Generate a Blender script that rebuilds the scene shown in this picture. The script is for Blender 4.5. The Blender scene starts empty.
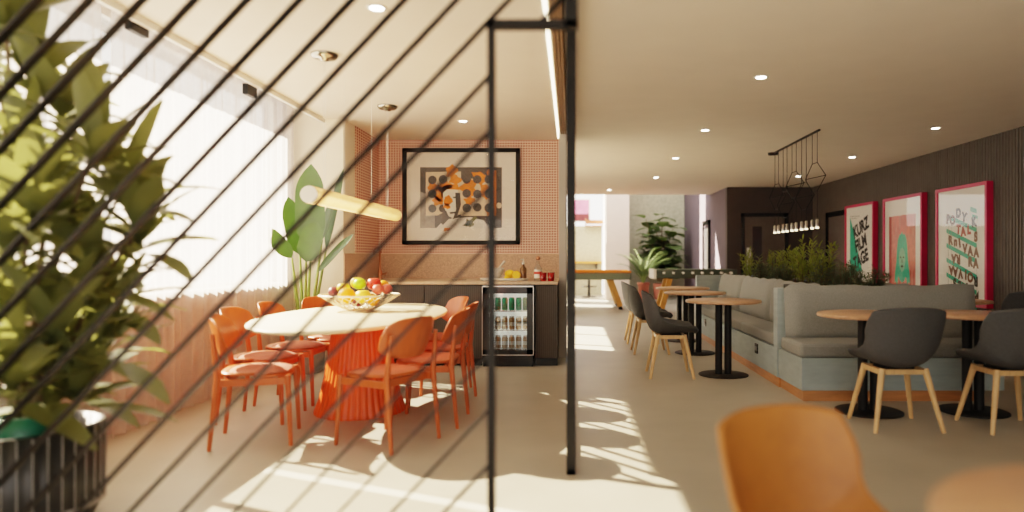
import bpy, bmesh, math, random
from math import sin, cos, pi, radians, sqrt, atan2
from mathutils import Vector, Matrix
random.seed(7)
scn = bpy.context.scene
COL = scn.collection

# ------------------------------------------------------------------ camera
F = 683.0; CU, CV = 571.0, 257.0; HC = 1.2
cd = bpy.data.cameras.new('camera'); cam = bpy.data.objects.new('camera', cd); COL.objects.link(cam)
cam.location = (0, 0, HC); cam.rotation_euler = (pi/2, 0, 0)
cd.sensor_width = 36; cd.lens = 36*F/1024.0
cd.shift_x = -(CU-512)/1024.0; cd.shift_y = (CV-256)/1024.0
cd.clip_start = .05; cd.clip_end = 200
cd.dof.use_dof = True; cd.dof.focus_distance = 7.4; cd.dof.aperture_fstop = 0.68
scn.camera = cam

# ------------------------------------------------------------------ materials
MATS = {}
def nodes_of(name):
    m = bpy.data.materials.new(name); m.use_nodes = True
    return m, m.node_tree.nodes, m.node_tree.links, m.node_tree.nodes['Principled BSDF']
def mat(name, col, rough=.5, metal=0, var=.12, scale=12., bump=0., bscale=60., emit=None, estr=0, trans=0, stretch=None, spec=None, coat=0, sub=0):
    if name in MATS: return MATS[name]
    m, N, L, b = nodes_of(name)
    tc = N.new('ShaderNodeTexCoord'); mp = N.new('ShaderNodeMapping')
    L.new(tc.outputs['Object'], mp.inputs[0])
    if stretch: mp.inputs['Scale'].default_value = stretch
    nz = N.new('ShaderNodeTexNoise'); nz.inputs['Scale'].default_value = scale; nz.inputs['Detail'].default_value = 4
    L.new(mp.outputs[0], nz.inputs[0])
    rp = N.new('ShaderNodeValToRGB')
    d = [max(0, c*(1-var)) for c in col]; l = [min(1, c*(1+var)) for c in col]
    rp.color_ramp.elements[0].color = (*d, 1); rp.color_ramp.elements[1].color = (*l, 1)
    rp.color_ramp.elements[0].position = .3; rp.color_ramp.elements[1].position = .7
    L.new(nz.outputs['Fac'], rp.inputs[0]); L.new(rp.outputs[0], b.inputs['Base Color'])
    b.inputs['Roughness'].default_value = rough; b.inputs['Metallic'].default_value = metal
    if spec is not None: b.inputs['Specular IOR Level'].default_value = spec
    if coat: b.inputs['Coat Weight'].default_value = coat; b.inputs['Coat Roughness'].default_value = .1
    if trans: b.inputs['Transmission Weight'].default_value = trans
    if emit: b.inputs['Emission Color'].default_value = (*emit, 1); b.inputs['Emission Strength'].default_value = estr
    if bump:
        n2 = N.new('ShaderNodeTexNoise'); n2.inputs['Scale'].default_value = bscale; L.new(mp.outputs[0], n2.inputs[0])
        bp = N.new('ShaderNodeBump'); bp.inputs['Strength'].default_value = bump; bp.inputs['Distance'].default_value = .01
        L.new(n2.outputs['Fac'], bp.inputs['Height']); L.new(bp.outputs[0], b.inputs['Normal'])
    MATS[name] = m; return m

def leafmat(name, col, tcol, tw=.45, rough=.4):
    m, N, L, b = nodes_of(name)
    out = N['Material Output']
    tc = N.new('ShaderNodeTexCoord'); nz = N.new('ShaderNodeTexNoise'); nz.inputs['Scale'].default_value = 9
    L.new(tc.outputs['Object'], nz.inputs[0])
    rp = N.new('ShaderNodeValToRGB')
    rp.color_ramp.elements[0].color = (*[c*.6 for c in col], 1); rp.color_ramp.elements[1].color = (*[c*1.3 for c in col], 1)
    L.new(nz.outputs['Fac'], rp.inputs[0]); L.new(rp.outputs[0], b.inputs['Base Color'])
    b.inputs['Roughness'].default_value = rough
    t = N.new('ShaderNodeBsdfTranslucent'); t.inputs[0].default_value = (*tcol, 1)
    mx = N.new('ShaderNodeMixShader'); mx.inputs[0].default_value = tw
    L.new(b.outputs[0], mx.inputs[1]); L.new(t.outputs[0], mx.inputs[2]); L.new(mx.outputs[0], out.inputs['Surface'])
    return m

def glassmat(name, tint=(1, 1, 1), refl=.08, rough=.02, fk=.5):
    m, N, L, b = nodes_of(name); out = N['Material Output']
    tr = N.new('ShaderNodeBsdfTransparent'); tr.inputs[0].default_value = (*tint, 1)
    gl = N.new('ShaderNodeBsdfGlossy'); gl.inputs['Roughness'].default_value = rough
    lw = N.new('ShaderNodeLayerWeight'); lw.inputs[0].default_value = .25
    ma = N.new('ShaderNodeMath'); ma.operation = 'MULTIPLY_ADD'; ma.inputs[1].default_value = fk; ma.inputs[2].default_value = refl
    L.new(lw.outputs['Fresnel'], ma.inputs[0])
    mx = N.new('ShaderNodeMixShader'); L.new(ma.outputs[0], mx.inputs[0]); L.new(tr.outputs[0], mx.inputs[1]); L.new(gl.outputs[0], mx.inputs[2])
    L.new(mx.outputs[0], out.inputs['Surface']); return m

def sheermat(name, col, tr):
    m, N, L, b = nodes_of(name); out = N['Material Output']
    T = N.new('ShaderNodeBsdfTransparent'); T.inputs[0].default_value = (1, .97, .93, 1)
    d = N.new('ShaderNodeBsdfDiffuse'); d.inputs[0].default_value = (*col, 1)
    t = N.new('ShaderNodeBsdfTranslucent'); t.inputs[0].default_value = (*col, 1)
    m1 = N.new('ShaderNodeMixShader'); m1.inputs[0].default_value = .55
    L.new(d.outputs[0], m1.inputs[1]); L.new(t.outputs[0], m1.inputs[2])
    tc = N.new('ShaderNodeTexCoord'); nz = N.new('ShaderNodeTexNoise'); nz.inputs['Scale'].default_value = 30
    L.new(tc.outputs['Object'], nz.inputs[0])
    ma = N.new('ShaderNodeMath'); ma.operation = 'MULTIPLY_ADD'; ma.inputs[1].default_value = .1; ma.inputs[2].default_value = 1-tr-.05
    L.new(nz.outputs['Fac'], ma.inputs[0])
    m2 = N.new('ShaderNodeMixShader'); L.new(ma.outputs[0], m2.inputs[0])
    L.new(T.outputs[0], m2.inputs[1]); L.new(m1.outputs[0], m2.inputs[2]); L.new(m2.outputs[0], out.inputs['Surface']); return m

def tilemat(name, side=1.0):
    m, N, L, b = nodes_of(name)
    tc = N.new('ShaderNodeTexCoord'); sp = N.new('ShaderNodeSeparateXYZ'); L.new(tc.outputs['Object'], sp.inputs[0])
    ad = N.new('ShaderNodeMath'); ad.operation = 'MULTIPLY_ADD'; ad.inputs[1].default_value = side; L.new(sp.outputs[1], ad.inputs[0]); L.new(sp.outputs[0], ad.inputs[2])
    def cell(src):
        a = N.new('ShaderNodeMath'); a.operation = 'MULTIPLY'; a.inputs[1].default_value = 1/.0335; L.new(src, a.inputs[0])
        f = N.new('ShaderNodeMath'); f.operation = 'FRACT'; L.new(a.outputs[0], f.inputs[0])
        g = N.new('ShaderNodeMath'); g.operation = 'GREATER_THAN'; g.inputs[1].default_value = .42; L.new(f.outputs[0], g.inputs[0]); return g
    gx = cell(ad.outputs[0]); gz = cell(sp.outputs[2])
    mu = N.new('ShaderNodeMath'); mu.operation = 'MULTIPLY'; L.new(gx.outputs[0], mu.inputs[0]); L.new(gz.outputs[0], mu.inputs[1])
    mx = N.new('ShaderNodeMix'); mx.data_type = 'RGBA'
    mx.inputs['A'].default_value = (.84, .60, .48, 1); mx.inputs['B'].default_value = (.36, .035, .02, 1)
    L.new(mu.outputs[0], mx.inputs['Factor']); L.new(mx.outputs['Result'], b.inputs['Base Color'])
    b.inputs['Roughness'].default_value = .45; return m

def fluted(name, col, period, axis=1, depth=.5, dark=.45):
    """fine vertical flutes running across one axis"""
    m, N, L, b = nodes_of(name)
    tc = N.new('ShaderNodeTexCoord'); sp = N.new('ShaderNodeSeparateXYZ'); L.new(tc.outputs['Object'], sp.inputs[0])
    a = N.new('ShaderNodeMath'); a.operation = 'MULTIPLY'; a.inputs[1].default_value = 2*pi/period; L.new(sp.outputs[axis], a.inputs[0])
    s = N.new('ShaderNodeMath'); s.operation = 'SINE'; L.new(a.outputs[0], s.inputs[0])
    r = N.new('ShaderNodeValToRGB'); r.color_ramp.elements[0].color = (*[c*dark for c in col], 1); r.color_ramp.elements[1].color = (*col, 1)
    r.color_ramp.elements[0].position = .0; r.color_ramp.elements[1].position = .35
    mr = N.new('ShaderNodeMapRange'); mr.inputs[1].default_value = -1; L.new(s.outputs[0], mr.inputs[0]); L.new(mr.outputs[0], r.inputs[0])
    L.new(r.outputs[0], b.inputs['Base Color']); b.inputs['Roughness'].default_value = .55
    bp = N.new('ShaderNodeBump'); bp.inputs['Strength'].default_value = depth; bp.inputs['Distance'].default_value = .01
    L.new(s.outputs[0], bp.inputs['Height']); L.new(bp.outputs[0], b.inputs['Normal']); return m

def woodmat(name, col, scale=(1, 8, 8), rough=.45, dark=.72):
    m, N, L, b = nodes_of(name)
    tc = N.new('ShaderNodeTexCoord'); mp = N.new('ShaderNodeMapping'); mp.inputs['Scale'].default_value = scale; L.new(tc.outputs['Object'], mp.inputs[0])
    nz = N.new('ShaderNodeTexNoise'); nz.inputs['Scale'].default_value = 5; nz.inputs['Detail'].default_value = 6; nz.inputs['Distortion'].default_value = .6
    L.new(mp.outputs[0], nz.inputs[0])
    rp = N.new('ShaderNodeValToRGB'); rp.color_ramp.elements[0].position = .3; rp.color_ramp.elements[1].position = .7
    rp.color_ramp.elements[0].color = (*[c*dark for c in col], 1); rp.color_ramp.elements[1].color = (*col, 1)
    L.new(nz.outputs['Fac'], rp.inputs[0]); L.new(rp.outputs[0], b.inputs['Base Color']); b.inputs['Roughness'].default_value = rough
    return m

M = dict(
    floor=mat('floor_microcement', (.375, .345, .28), .42, 0, .07, 2.2, .04, 25),
    ceiling=mat('ceiling_paint', (.78, .70, .61), .8, 0, .02, 3),
    beige=mat('beige_plaster', (.80, .71, .59), .8, 0, .03, 4, .05, 40),
    pinkwall=mat('pink_beige_plaster', (.36, .325, .325), .8, 0, .05, 4),
    white=mat('white_paint', (.82, .79, .74), .6, 0, .03, 5),
    greywall=mat('grey_plaster', (.48, .45, .41), .75, 0, .04, 4),
    tile=tilemat('pink_and_red_mosaic'), tileside=tilemat('pink_and_red_side_mosaic', .4),
    splash=mat('tan_terrazzo', (.56, .36, .25), .5, 0, .28, 90),
    darkwall=mat('dark_rib_wall', (.105, .088, .072), .6, 0, .1, 6),
    brownwall=mat('dark_brown_wall', (.055, .042, .038), .7, 0, .08, 4),
    purple=mat('aubergine_wall', (.13, .10, .125), .75, 0, .06, 4),
    sage=mat('sage_textured_wall', (.46, .44, .33), .85, 0, .14, 14, .2, 30),
    pale=mat('pale_plaster', (.74, .62, .55), .8, 0, .03, 5),
    black=mat('black_metal', (.008, .0075, .007), .5, 0, .1, 30, spec=.25),
    blackgloss=mat('black_gloss', (.010, .010, .010), .2, 0, .1, 30),
    steel=mat('brushed_steel', (.55, .52, .48), .3, 1, .08, 40, stretch=(1, 1, 12)),
    chrome=mat('chrome', (.36, .34, .29), .2, 1, .03, 20),
    copper=mat('brushed_copper', (.50, .22, .13), .3, 1, .08, 30),
    orange=mat('orange_lacquer_wood', (.47, .098, .024), .36, 0, .12, 8, stretch=(3, 3, .6)),
    rose=mat('rose_upholstery', (.50, .17, .115), .85, 0, .08, 60, .1, 200),
    flute=mat('orange_red_gloss', (.82, .11, .012), .38, 0, .05, 6),
    cream=mat('cream_tabletop', (.78, .66, .47), .4, 0, .04, 5),
    cabinet=fluted('charcoal_fluted_front', (.060, .054, .048), .022, 0, .3, .6),
    cabdark=mat('charcoal_board', (.045, .040, .036), .5, 0, .1, 10),
    worktop=mat('bronze_worktop', (.50, .36, .25), .4, .2, .1, 30),
    fabric=mat('grey_wool', (.235, .238, .222), .95, 0, .10, 90, .15, 220),
    bench=mat('blue_grey_stained_panel', (.31, .37, .37), .6, 0, .09, 5, stretch=(1, 1, 4)),
    plinth=woodmat('oak_plinth', (.55, .25, .10), (1, 1, 6), .4),
    oak=woodmat('oak', (.66, .42, .20), (8, 8, 1), .42, .78),
    oaktop=woodmat('oak_top', (.54, .31, .18), (1.2, 9, 9), .38, .72),
    shell=mat('charcoal_shell', (.058, .060, .062), .75, 0, .1, 60, .1, 250),
    tan=mat('tan_leather_shell', (.36, .135, .028), .5, 0, .08, 14, .06, 120),
    pinkframe=mat('crimson_frame', (.52, .008, .075), .35, 0, .05, 10),
    paper=mat('white_paper', (.80, .77, .70), .7, 0, .02, 20),
    mat_board=mat('cream_mat_board', (.88, .83, .74), .8, 0, .02, 20),
    green=mat('emerald_ink', (.02, .38, .24), .7, 0, .15, 14),
    ink=mat('black_ink', (.012, .012, .012), .7, 0, .1, 10),
    pinkink=mat('brick_pink_ink', (.55, .16, .13), .7, 0, .2, 16),
    redink=mat('dark_red_ink', (.38, .06, .05), .7, 0, .15, 16),
    brownink=mat('brown_ink', (.15, .06, .03), .7, 0, .1, 16),
    orangeink=mat('orange_ink', (.83, .24, .02), .7, 0, .2, 10),
    greyink=mat('charcoal_ink', (.085, .075, .066), .7, 0, .15, 12),
    midink=mat('mid_grey_ink', (.33, .30, .26), .7, 0, .3, 14),
    creamink=mat('cream_ink', (.74, .60, .44), .7, 0, .1, 12),
    leaf=leafmat('olive_leaf', (.14, .16, .065), (.28, .29, .08), .38, .45),
    banana=leafmat('banana_leaf', (.034, .08, .018), (.06, .13, .015), .14, .35),
    palmleaf=leafmat('palm_leaf', (.055, .09, .035), (.10, .15, .04), .25, .55),
    fig=leafmat('fig_leaf', (.10, .15, .055), (.18, .26, .06), .3, .5),
    shrub=leafmat('bright_shrub_leaf', (.24, .30, .055), (.34, .38, .06), .35, .5),
    shrub2=leafmat('grey_green_shrub_leaf', (.12, .16, .09), (.16, .2, .09), .3, .6),
    stem=mat('green_stem', (.20, .28, .07), .5, 0, .15, 20),
    bark=mat('brown_bark', (.16, .11, .06), .85, 0, .25, 30, .3, 60),
    soil=mat('potting_soil', (.035, .024, .017), .95, 0, .3, 60, .6, 90),
    terracotta=mat('terracotta', (.42, .13, .085), .75, 0, .1, 14),
    potgrey=mat('grey_pot', (.22, .21, .20), .6, 0, .1, 14),
    potgreen=mat('green_nursery_pot', (.01, .12, .08), .4, 0, .1, 14),
    potblack=mat('black_ribbed_pot', (.02, .02, .02), .4, 0, .15, 14),
    ribline=mat('pale_rib', (.30, .29, .27), .45, 0, .15, 14),
    ledwarm=mat('led_warm', (1, .9, .7), .5, 0, 0, 5, emit=(1, .80, .50), estr=5),
    ledwhite=mat('led_white', (1, .95, .85), .5, 0, 0, 5, emit=(1, .90, .74), estr=40),
    tubelight=mat('tube_glow', (1, .85, .6), .4, 0, 0, 5, emit=(1, .55, .17), estr=9),
    fridgelight=mat('fridge_liner', (.8, .8, .76), .5, 0, .02, 5, emit=(1, .97, .9), estr=.5),
    cangreen=mat('green_can', (.0, .40, .24), .3, .4, .08, 20),
    canpale=mat('pale_green_can', (.40, .60, .46), .3, .3, .08, 20),
    canbrown=mat('amber_drink', (.36, .22, .10), .35, 0, .1, 20),
    canwhite=mat('pale_can', (.62, .60, .55), .35, .3, .08, 20),
    lemon=mat('lemon_skin', (.85, .52, .02), .45, 0, .08, 30, .15, 120),
    orangefruit=mat('orange_skin', (.86, .34, .015), .45, 0, .08, 30, .15, 160),
    yellowapple=mat('yellow_apple', (.84, .55, .06), .35, 0, .14, 7),
    greenapple=mat('green_apple', (.30, .55, .02), .3, 0, .15, 7),
    redapple=mat('red_apple', (.55, .04, .025), .3, 0, .3, 6),
    plum=mat('dark_plum', (.16, .025, .035), .35, 0, .3, 8),
    peach=mat('red_peach', (.58, .11, .08), .5, 0, .25, 7),
    wire=mat('cream_wire', (.70, .58, .42), .4, .3, .05, 20),
    stone=mat('pale_stone', (.55, .50, .44), .6, 0, .15, 40),
    amber=mat('amber_bottle', (.20, .09, .03), .12, 0, .1, 10, trans=.3),
    ruby=mat('ruby_glass', (.42, .012, .008), .08, 0, .05, 10, trans=.35),
    clear=glassmat('clear_glass', (.93, .95, .93), .1),
    picglass=glassmat('picture_glass', (1, 1, 1), .012, .02, .06),
    tubeglass=sheermat('ribbed_tube_glass', (.80, .68, .50), .55),
    winglass=glassmat('window_glass', (.99, .99, .98), .03),
    sheer=sheermat('sheer_voile', (.84, .77, .74), .50),
    felt=mat('orange_felt', (.82, .26, .03), .9, 0, .06, 60),
    poolgreen=mat('sage_lacquer', (.16, .20, .14), .5, 0, .06, 14),
    foosgreen=mat('dark_green_lacquer', (.05, .065, .048), .45, 0, .06, 14),
    yellowwood=woodmat('honey_wood', (.60, .30, .06), (6, 6, 1), .45),
    red=mat('red_lacquer', (.55, .05, .03), .45, 0, .06, 14),
    pinkart=mat('pink_print', (.62, .22, .40), .6, 0, .25, 3),
    slab=mat('sun_blocker_slab', (.5, .48, .45), .85, 0, .08, 4),  # surface of the added sun-blocking overhang
)

# ------------------------------------------------------------------ mesh builder
class MB:
    def __init__(s): s.v = []; s.f = []; s.s = []
    def add(s, vs, fs, sm=False):
        o = len(s.v); s.v += [tuple(v) for v in vs]; s.f += [tuple(i+o for i in f) for f in fs]; s.s += [sm]*len(fs); return s
    def box(s, x0, x1, y0, y1, z0, z1):
        v = [(x, y, z) for x in (x0, x1) for y in (y0, y1) for z in (z0, z1)]
        return s.add(v, [(0, 1, 3, 2), (4, 6, 7, 5), (0, 4, 5, 1), (2, 3, 7, 6), (0, 2, 6, 4), (1, 5, 7, 3)])
    def bar(s, p, q, w, d, up=(0, 0, 1)):
        p, q = Vector(p), Vector(q); t = (q-p).normalized(); up = Vector(up)
        a = t.cross(up)
        if a.length < 1e-5: a = t.cross(Vector((1, 0, 0)))
        a.normalize(); b = a.cross(t)
        v = [c+a*i*w/2+b*j*d/2 for c in (p, q) for i in (-1, 1) for j in (-1, 1)]
        return s.add(v, [(0, 1, 3, 2), (4, 6, 7, 5), (0, 4, 5, 1), (2, 3, 7, 6), (0, 2, 6, 4), (1, 5, 7, 3)])
    def cyl(s, p, q, r0, r1=None, n=16, cap=True):
        r1 = r0 if r1 is None else r1
        p, q = Vector(p), Vector(q); t = (q-p).normalized()
        a = t.cross(Vector((0, 0, 1)))
        if a.length < 1e-4: a = Vector((1, 0, 0))
        a.normalize(); b = t.cross(a)
        v = [c+(a*cos(2*pi*i/n)+b*sin(2*pi*i/n))*r for c, r in ((p, r0), (q, r1)) for i in range(n)]
        s.add(v, [(i, (i+1) % n, n+(i+1) % n, n+i) for i in range(n)], True)
        if cap: s.add(v, [tuple(range(n-1, -1, -1)), tuple(range(n, 2*n))])
        return s
    def lathe(s, prof, n=32, c=(0, 0, 0), rf=None, sx=1, sy=1):
        v = []
        for r, z in prof:
            for i in range(n):
                a = 2*pi*i/n; rr = r*(rf(a) if rf else 1)
                v.append((c[0]+rr*cos(a)*sx, c[1]+rr*sin(a)*sy, c[2]+z))
        f = [(k*n+i, k*n+(i+1) % n, (k+1)*n+(i+1) % n, (k+1)*n+i) for k in range(len(prof)-1) for i in range(n)]
        s.add(v, f, True)
        if prof[0][0] > 1e-4: s.add(v[:n], [tuple(range(n-1, -1, -1))])
        if prof[-1][0] > 1e-4: s.add(v[-n:], [tuple(range(n))])
        return s
    def tube(s, path, r, n=8):
        P = [Vector(p) for p in path]; rs = r if isinstance(r, (list, tuple)) else [r]*len(P)
        v = []; prev = None
        for k, p in enumerate(P):
            t = (P[min(k+1, len(P)-1)]-P[max(k-1, 0)]).normalized()
            if prev is None:
                a = t.cross(Vector((0, 0, 1)))
                if a.length < 1e-3: a = Vector((1, 0, 0))
            else: a = prev-t*prev.dot(t)
            a.normalize(); prev = a; b = t.cross(a)
            v += [p+(a*cos(2*pi*i/n)+b*sin(2*pi*i/n))*rs[k] for i in range(n)]
        m = len(P)
        s.add(v, [(k*n+i, k*n+(i+1) % n, (k+1)*n+(i+1) % n, (k+1)*n+i) for k in range(m-1) for i in range(n)], True)
        s.add(v, [tuple(range(n-1, -1, -1)), tuple(range((m-1)*n, m*n))]); return s
    def ball(s, c, r, n=16, m=10, sx=1, sy=1, sz=1, dimple=0):
        prof = []
        for k in range(m+1):
            a = -pi/2+pi*k/m; rr = r*max(cos(a), 0); z = r*sin(a)*sz
            if dimple: z -= dimple*r*max(0, sin(a))**8*1.0; z += dimple*.6*r*max(0, -sin(a))**8
            prof.append((max(rr, 1e-5), z))
        return s.lathe(prof, n, c, None, sx, sy)
    def poly(s, pts, y0=None):  # flat polygon
        return s.add(pts, [tuple(range(len(pts)))])
    def leaf(s, base, d, up, L, W, droop=.3, segs=6, fold=.18, shape=None):
        d = Vector(d).normalized(); up = Vector(up); side = d.cross(up)
        if side.length < 1e-3: side = Vector((1, 0, 0))
        side.normalize(); nrm = side.cross(d).normalized()
        v = []; p = Vector(base); dirv = d.copy()
        for k in range(segs+1):
            t = k/segs
            w = W*(shape(t) if shape else (sin(pi*min(1, t*.92+.05))**.8))*.5
            v += [p-side*w+nrm*w*fold*2, p, p+side*w+nrm*w*fold*2]
            dirv = (dirv+Vector((0, 0, -1))*droop/segs).normalized()
            p = p+dirv*L/segs
        f = []
        for k in range(segs):
            a = 3*k; f += [(a, a+1, a+4, a+3), (a+1, a+2, a+5, a+4)]
        return s.add(v, f, True)
    def grid(s, fn, nu, nv, sm=True):
        v = [fn(i/nu, j/nv) for j in range(nv+1) for i in range(nu+1)]
        return s.add(v, [(j*(nu+1)+i, j*(nu+1)+i+1, (j+1)*(nu+1)+i+1, (j+1)*(nu+1)+i) for j in range(nv) for i in range(nu)], sm)
    def build(s, name, m, parent=None, bevel=0, loc=None, sol=0, subs=0, kind=None, label=None):
        me = bpy.data.meshes.new(name); me.from_pydata(s.v, [], s.f); me.update()
        me.polygons.foreach_set('use_smooth', s.s)
        me.materials.append(M[m] if isinstance(m, str) else m)
        o = bpy.data.objects.new(name, me); COL.objects.link(o)
        if parent: o.parent = parent
        if loc: o.location = loc
        if sol:
            k = o.modifiers.new('Solidify', 'SOLIDIFY'); k.thickness = sol; k.offset = 0
        if bevel:
            k = o.modifiers.new('Bevel', 'BEVEL'); k.width = bevel; k.segments = 2; k.limit_method = 'ANGLE'
        if subs:
            k = o.modifiers.new('Subdivision', 'SUBSURF'); k.levels = subs; k.render_levels = subs
        if kind: o['kind'] = kind
        if label: o['label'] = label
        return o

def bx(*a): return MB().box(*a)
def cy(*a, **k): return MB().cyl(*a, **k)
def tag(o, label, cat, group=None, kind=None):
    o['label'] = label; o['category'] = cat
    if group: o['group'] = group
    if kind: o['kind'] = kind
    return o
def thing(name, label, cat, loc=(0, 0, 0), rz=0, group=None):
    o = bpy.data.objects.new(name, None); COL.objects.link(o); o.empty_display_size = .1
    o.location = loc; o.rotation_euler = (0, 0, rz); return tag(o, label, cat, group)
def struct(name, mb, m, **k):
    return mb.build(name, m, None, kind='structure', **k)
def copy_tree(o, parent=None):
    c = o.copy(); COL.objects.link(c); c.parent = parent
    for ch in [x for x in bpy.data.objects if x.parent == o]: copy_tree(ch, c)
    return c
def dup(o, loc, rz, label, group=None):
    c = copy_tree(o); c.location = loc; c.rotation_euler = (0, 0, rz); c['label'] = label
    if group: c['group'] = group
    return c
def face(dx, dy): return atan2(-dx, dy)
ORD = ['first', 'second', 'third', 'fourth', 'fifth', 'sixth', 'seventh', 'eighth', 'ninth', 'tenth', 'eleventh', 'twelfth', 'thirteenth', 'fourteenth', 'fifteenth', 'sixteenth', 'seventeenth', 'eighteenth', 'nineteenth', 'twentieth']

# ------------------------------------------------------------------ the setting
CH = 2.715; XL = -3.12; XR = 5.25; XF = -2.5; YK = 8.84; YN = 7.5; YE = 16.6
struct('floor', bx(-3.4, 5.5, -2.0, 22.5, -.1, 0), 'floor')
mb = bx(-2.7, XR+.1, -2.0, YE, CH, CH+.25)
struct('ceiling', mb, 'ceiling')
struct('ceiling_bay', bx(-3.4, -2.7, -2.0, YN, 3.02, 3.2), 'ceiling')
struct('trim_bay', bx(-2.735, -2.70, -2.0, YN, CH-.045, 3.05), 'white')
# left wall: sills, piers and lintels around the windows
mb = MB()
mb.box(XL-.22, XL, -2.0, 16.6, 0, .92)
for a, b in ((-2.0, .6), (7.42, 9.6), (13.4, 16.6)): mb.box(XL-.22, XL, a, b, .92, 3.1)
mb.box(XL-.22, XL, -2.0, 16.6, 2.92, 3.2)
struct('wall_left', mb, 'pinkwall')
struct('wall_kitchen', bx(XL, XF, YN, YN+.12, 0, 3.1), 'beige')
struct('wall_niche', bx(XF-.12, XF, YN+.12, YK+.1, 0, CH+.2), 'beige')
struct('wall_mosaic', bx(XF, -.06, YK, YK+.16, 1.24, CH), 'tile')
struct('wall_mosaic_side', bx(XF, XF+.012, 7.9, YK, 1.24, CH), 'tileside')
struct('wall_splashback', MB().box(XF, -.06, YK-.012, YK+.16, .0, 1.24).box(XF, XF+.014, YN, YK, .9, 1.24), 'splash')
struct('wall_return', bx(-.143, -.055, 8.15, 9.0, 0, CH), 'greywall')
# right wall with real vertical ribs
v = []; y = -2.0; P = .058
mb = MB(); pts = []
while y < 14.8:
    pts += [(XR, y), (XR, y+.018), (XR-.018, y+.021), (XR-.018, y+P-.003)]; y += P
vs = [(x, yy, z) for x, yy in pts for z in (0, CH)]
mb.add(vs, [(2*i, 2*i+2, 2*i+3, 2*i+1) for i in range(len(pts)-1)]); mb.box(XR, XR+.2, -2, 14.9, 0, CH)
struct('wall_right', mb, 'darkwall')
struct('wall_dark', bx(3.38, XR+.2, 14.8, 14.95, 0, CH), 'brownwall')
struct('wall_purple', bx(3.38, 3.55, 14.95, 20.6, 0, 6), 'purple')
struct('wall_sage', bx(1.62, 3.4, 20.4, 20.6, 0, 6), 'sage')
struct('wall_pale', bx(.98, 1.62, 19.0, 20.6, 0, 6), 'pale')
mb = MB(); mb.box(-3.3, .98, 21.5, 21.7, 0, 2.18)
struct('wall_far', mb, 'sage')
struct('wall_atrium', MB().box(XL-.22, XL, 16.6, 17.6, 0, 8).box(XL-.22, XL, 17.6, 21.7, 0, 1.5).box(XL-.22, XL, 17.6, 18.0, 1.5, 8).box(XL-.22, XL, 18.0, 21.7, 3.0, 4.4).box(XL-.22, XL, 19.0, 20.1, 1.5, 8).box(XL-.22, XL, 21.0, 21.7, 1.5, 8).box(XL-.22, XL, 18.0, 21.0, 7.8, 8), 'white')
struct('wall_rear', MB().box(-3.4, 5.5, -2.2, -2.0, 0, .5).box(-3.4, 5.5, -2.2, -2.0, 2.3, CH+.3).box(3.6, 5.5, -2.2, -2.0, .5, 2.3), 'beige')
struct('added_sun_blocker', bx(-3.95, XL-.22, -2, 9.6, 3.1, 3.2), 'slab')  # unseen overhang, added to cut the high sun at the dining window
struct('added_sun_blocker', bx(-3.95, XL-.22, 9.6, 16.6, 3.1, 3.2), 'slab')  # same added overhang, carried on past the far window
# windows
def window(n, y0, y1, z0, z1, nb, trans):
    mb = MB(); x0, x1 = XL-.16, XL-.1
    for i in range(nb+1):
        yy = y0+(y1-y0)*i/nb; mb.box(x0, x1, yy-.025, yy+.025, z0, z1)
    for z in [z0+.025, z1-.025]+trans: mb.box(x0, x1, y0, y1, z-.025, z+.025)
    f = struct('window_%d' % n, mb, 'white')
    g = bx(XL-.135, XL-.13, y0, y1, z0, z1).build('pane', 'winglass', f)
window(1, .6, 7.42, .92, 2.92, 2, [])
window(2, 9.6, 13.4, .92, 2.92, 3, [])
struct('trim_sill', bx(XL-.22, XL+.05, .6, 7.42, .90, .93), 'white')
struct('baseboard_kitchen', bx(XL, XF, YN-.015, YN, 0, .08), 'white')
struct('baseboard_right', bx(XR-.035, XR-.016, -2, 14.8, 0, .1), 'cabdark')
# doors
def door(n, mbf, mbl, mbp, mf, ml, mp):
    f = struct('door_%d' % n, mbf, mf)
    mbl.build('door_leaf', ml, f); mbp.build('vision_panel', mp, f); return f
YD = 14.8
d = door(1, MB().box(3.68, 3.76, YD-.03, YD, 0, 2.15).box(4.62, 4.70, YD-.03, YD, 0, 2.15).box(3.68, 4.70, YD-.03, YD, 2.07, 2.15),
     bx(3.76, 4.62, YD-.015, YD, 0, 2.07), bx(3.93, 4.13, YD-.02, YD-.012, .9, 1.86), 'blackgloss', mat('taupe_door', (.095, .078, .066), .6), mat('dark_glass', (.022, .018, .02), .15))
bx(3.80, 3.885, YD-.06, YD-.03, .75, 1.4).build('door_handle', 'white', d)
door(2, MB().box(XR-.05, XR-.01, 12.45, 12.55, 0, 2.1).box(XR-.05, XR-.01, 13.85, 13.95, 0, 2.1).box(XR-.05, XR-.01, 12.45, 13.95, 2.0, 2.1),
     bx(XR-.03, XR-.01, 12.55, 13.85, 0, 2.0), bx(XR-.036, XR-.028, 12.75, 13.0, .6, 1.8), 'blackgloss', MATS['taupe_door'], MATS['dark_glass'])
door(3, MB().box(3.33, 3.40, 16.55, 16.65, 0, 2.1).box(3.33, 3.40, 17.25, 17.35, 0, 2.1).box(3.33, 3.40, 16.55, 17.35, 2.0, 2.1),
     bx(3.36, 3.385, 16.65, 17.25, 0, 2.0), bx(3.352, 3.358, 16.75, 17.15, .3, 1.9), 'black', 'purple', 'white')
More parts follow.
